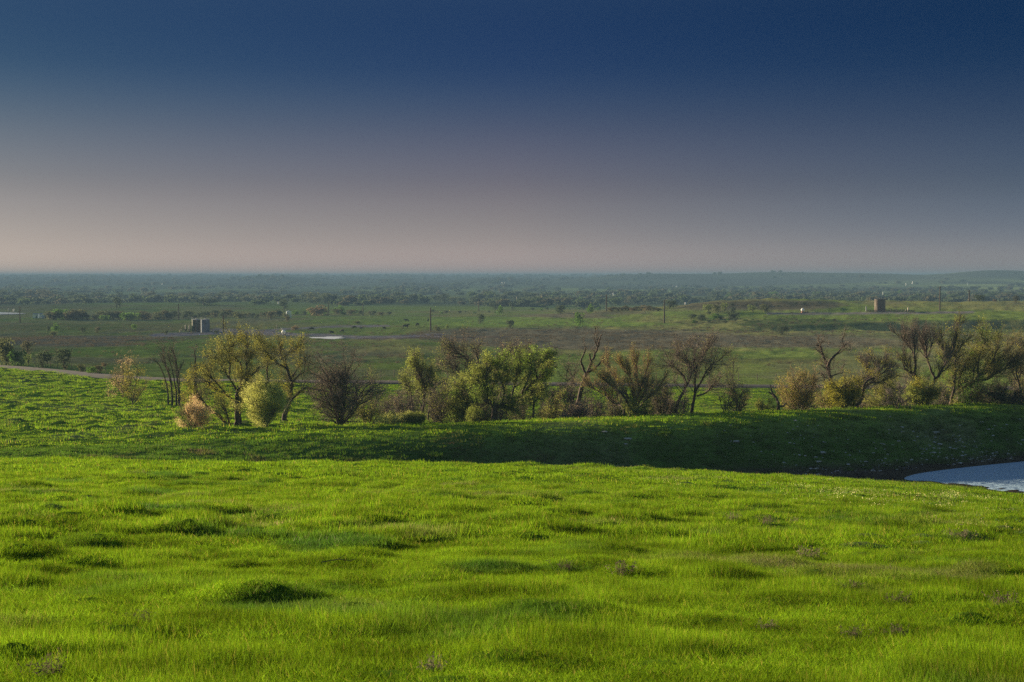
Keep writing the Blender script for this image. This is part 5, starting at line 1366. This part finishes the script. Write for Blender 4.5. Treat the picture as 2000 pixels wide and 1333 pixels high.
    # --- poles
    for a in [(436.5, 651, 616, 'short dark utility pole just right of the twin tanks', 0), (841, 647, 601, 'tall lone utility pole right of the cattle', 0), (935, 608, 585, 'far utility pole right of the tall lone pole', .7),
              (1184.5, 609, 575, 'tall utility pole at the left end of the purple brown hedge', .8), (1297.5, 632, 587, 'lone utility pole left of the plateau', 0), (1835.5, 608, 560, 'tall utility pole with crossarm right of the rusty tank', 1.3),
              (1893, 589, 567, 'second utility pole on the plateau, right of the tall one', .8), (641.5, 616, 591, 'far utility pole behind the orange edged bushes', .6), (709, 617, 593, 'far utility pole between bushes above the cattle', .6),
              (349, 625, 594, 'far utility pole left of and behind the twin tanks', .6), (39, 631, 600, 'utility pole left of the pale sheds', .6)]:
        rt, p, m, H = pole(*a[:4], arm=a[4])
    # --- cattle
    poses = {k: cow_mesh(k, MT['hide']) for k in ('standing', 'grazing', 'lying')}
    for px, row, pose, rz, sc, lb in [(608.5, 646.5, 'grazing', 3.3, 1.0, 'black cow grazing just above the gravel pad'), (648, 651.5, 'lying', 3.0, 1.0, 'black cow lying above the white puddle'),
                              (668, 650, 'grazing', 2.5, .9, 'black calf like cow head down right of the lying cow'), (692, 643.5, 'grazing', 3.5, .95, 'black cow grazing right of the lying cow group'),
                              (751, 642.5, 'lying', 3.1, .8, 'small black cow lying by the dark green mound'), (705, 642.5, 'lying', .2, .7, 'small black calf lying right of the grazing cow'),
                              (792, 642, 'standing', .1, 1.2, 'large black cow standing on the dark green mound'), (815.5, 638, 'grazing', 4.2, 1.1, 'black cow grazing with its back to the view'),
                              (794, 629.5, 'standing', 3.1, 1.1, 'black cow standing farthest back left of the lone pole'), (836, 629.5, 'standing', 1.4, 1.1, 'black cow seen end on beside the lone pole')]:
        p = hit(px, row, 350); rt = empty('cow', tuple(p-np.array([0, 0, .03])), lb, 'cow', 'black cattle grazing on the plain'); rt.rotation_euler = (0, 0, rz); rt.scale = (sc,)*3
        o = bpy.data.objects.new('body', poses[pose]); link(o); o.parent = rt
        cow_ears(pose, rt, MT['hide'])
    # --- wire fences
    def fence(pts, n, label, h=1.25):
        e = None; tops = []
        P3 = []
        for k in range(n):
            t = k/(n-1)*(len(pts)-1); i = min(int(t), len(pts)-2); f_ = t-i
            px = pts[i][0]*(1-f_)+pts[i+1][0]*f_; Y = pts[i][1]*(1-f_)+pts[i+1][1]*f_; x = (px-1000)/F*Y; P3.append(np.array([x, Y, G(x, Y)]))
        e = empty('wire_fence', tuple(P3[0]), label, 'fence')
        for p in P3:
            q = p-P3[0]; v = MB(); hh = h*r.uniform(.9, 1.1); v.tube([(q[0], q[1], q[2]-.3), (q[0]+r.normal(0, .05), q[1], q[2]+hh)], [.075, .06], 7); v.build('post', MT['wood'], e)
        v = MB()
        for z in (.35, .65, .95, 1.15): v.tube([tuple(p-P3[0]+np.array([0, 0, z])) for p in P3], .012, 3, False)
        v.build('wire', MT['wood'], e)
    fence([(1240, 262), (1407, 262), (1700, 258)], 17, 'wire fence with wooden posts behind the bare spreading tree')
    fence([(40, 297), (125, 284), (205, 272)], 13, 'wire fence running along the far side of the road on the left')
    fence([(560, 262), (900, 262)], 14, 'wire fence crossing behind the purple brown bushy tree')
    # --- stones on the bank
    def stone(seed, s):
        q = np.random.default_rng(seed); bm = bmesh.new(); bmesh.ops.create_icosphere(bm, subdivisions=1, radius=s)
        for v in bm.verts: v.co *= q.uniform(.7, 1.25); v.co.z *= .55
        me = bpy.data.meshes.new('stone'); bm.to_mesh(me); bm.free(); me.materials.append(MT['stone']); return me
    ms = [stone(i, 1) for i in range(6)]
    spots = [(1180, 852, .32, 'flat pale stone alone high on the dark bank'), (1225, 868, .4, 'largest pale stone left on the dark bank'), (1222, 874, .2, 'small pale stone below the largest left stone')]
    for px, row, s, lb in spots:
        p = hit(px, row, 100); o = bpy.data.objects.new('stone', ms[RNG.integers(6)]); link(o); o.location = p+np.array([0, 0, s*.15]); o.scale = (s, s*.8, s*.7); props(o, lb, 'stone', 'stones on the bank')
    n = 0
    while n < 110:
        px = RNG.uniform(1330, 2010); row = RNG.uniform(815, 925)
        k = sstep(1300, 1800, px)*sstep(800, 880, row)
        if RNG.uniform() > float(k)*.9+.08: continue
        p = hit(px, row, 112)
        if p[2] < -16.7 or p[1] > 150: continue
        s = float(np.clip(RNG.lognormal(-2.1, .45), .06, .3)); o = bpy.data.objects.new('stone', ms[RNG.integers(6)]); link(o); o.location = p+np.array([0, 0, s*.1]); o.scale = (s*1.3, s, s*.8); o.rotation_euler = (0, 0, RNG.uniform(0, 6))
        props(o, 'small pale stone among many on the shaded bank above the pond', 'stone', 'pale stones on the shaded bank'); n += 1
    c = bpy.data.collections.new('pebbles')
    for i in range(4):
        c.objects.link(bpy.data.objects.new('pebble_%d' % i, ms[i]))
    x, y = sample_fan(16000, 112, 150, 1150, 2080, r); z, px, ys = terrain(x, y, True)[:3]; row = row_of(z, y)
    k = (y > ys[7]-2) & (y < ys[8]-2) & (z > -16.75) & (r.uniform(0, 1, len(x)) < sstep(1250, 1900, px)*sstep(815, 890, row)*sstep(.35, .65, fbm(x/5, y/3, 3, 950))*.7+.004)
    x, y, z = x[k], y[k], z[k]; s = np.clip(r.lognormal(-2.75, .4, len(x)), .03, .16)
    scatter('pebbles_on_bank', np.stack([x, y, z+.01], 1), np.stack([x*0, x*0, r.uniform(0, 6, len(x))], 1), np.stack([s, s, s*.8], 1), r.integers(0, 4, len(x)), c)
    # --- dry weeds in the near meadow
    wm = leaf_mat('purple_grey_weed', (.14, .12, .08), .25, .3, 'tone')
    for i, (px, row, s, lb) in enumerate([(1218, 1130, 1.0, 'purple brown dry weed clump beside the dark hummock right of centre'), (1106, 1122, .8, 'small purple dry weed clump left of the purple brown one'), (1577, 1095, 1.1, 'wide tan dry weed clump in the right meadow'),
            (1432, 1022, .9, 'tan dry weed, left one of three in a row'), (1498, 1024, .9, 'tan dry weed, middle one of three in a row'), (1551, 1028, .9, 'tan dry weed, right one of three in a row'),
            (1957, 1190, .9, 'tall dark dry weed near the right edge of the meadow'), (1755, 1185, .7, 'thin dark dry weed left of the tall dark one'), (1665, 1160, .7, 'dark reddish dry weed stalk in the right meadow'),
            (1665, 1252, .6, 'low grey dry weed in the lower right meadow'), (1750, 1245, .6, 'grey dry weed right of the low grey one'), (1500, 1235, .5, 'pale weed stalk standing alone in the lower right meadow'),
            (1875, 1062, 1.3, 'tan dry grass clump on the hummock near the right edge'), (840, 1318, .6, 'tangled dry weed at the bottom centre of the meadow'), (100, 1325, .8, 'brown dry weed patch at the bottom left corner'),
            (280, 1225, .6, 'greyish dry weed on the lower left hummock')]):
        p = hit(px, row, 4); v, f_, tn = make_weed(1200+i, .34)
        o = mesh_np('dry_weed', v, f_, wm, attrs={'tone': ('FLOAT_COLOR', tn*(1.5 if 'tan' in lb else 1))}); o.location = p; s *= .62; o.scale = (s*1.5, s*1.5, s); props(o, lb, 'weed', 'dry weeds in the meadow')
    # fallen twig in the grass
    p = hit(660, 1108, 4); v = MB(); v.tube([(-.2, 0, .06), (0, .03, .09), (.15, 0, .08), (.22, .02, .1)], [.006, .005, .004, .002], 5); v.tube([(0, .03, .09), (.08, .05, .14)], .003, 4)
    o = v.build('fallen_twig', BARK['twig']); o.location = p; props(o, 'dark fallen twig lying in the grass left of centre', 'twig')
build_light()
build_ground(); build_water(); build_road()
if GRASS_ON: build_grass(); build_weeds()
init_tree_mats()
build_trees()
build_far()
build_objects()
if HAZE_ON: build_haze()
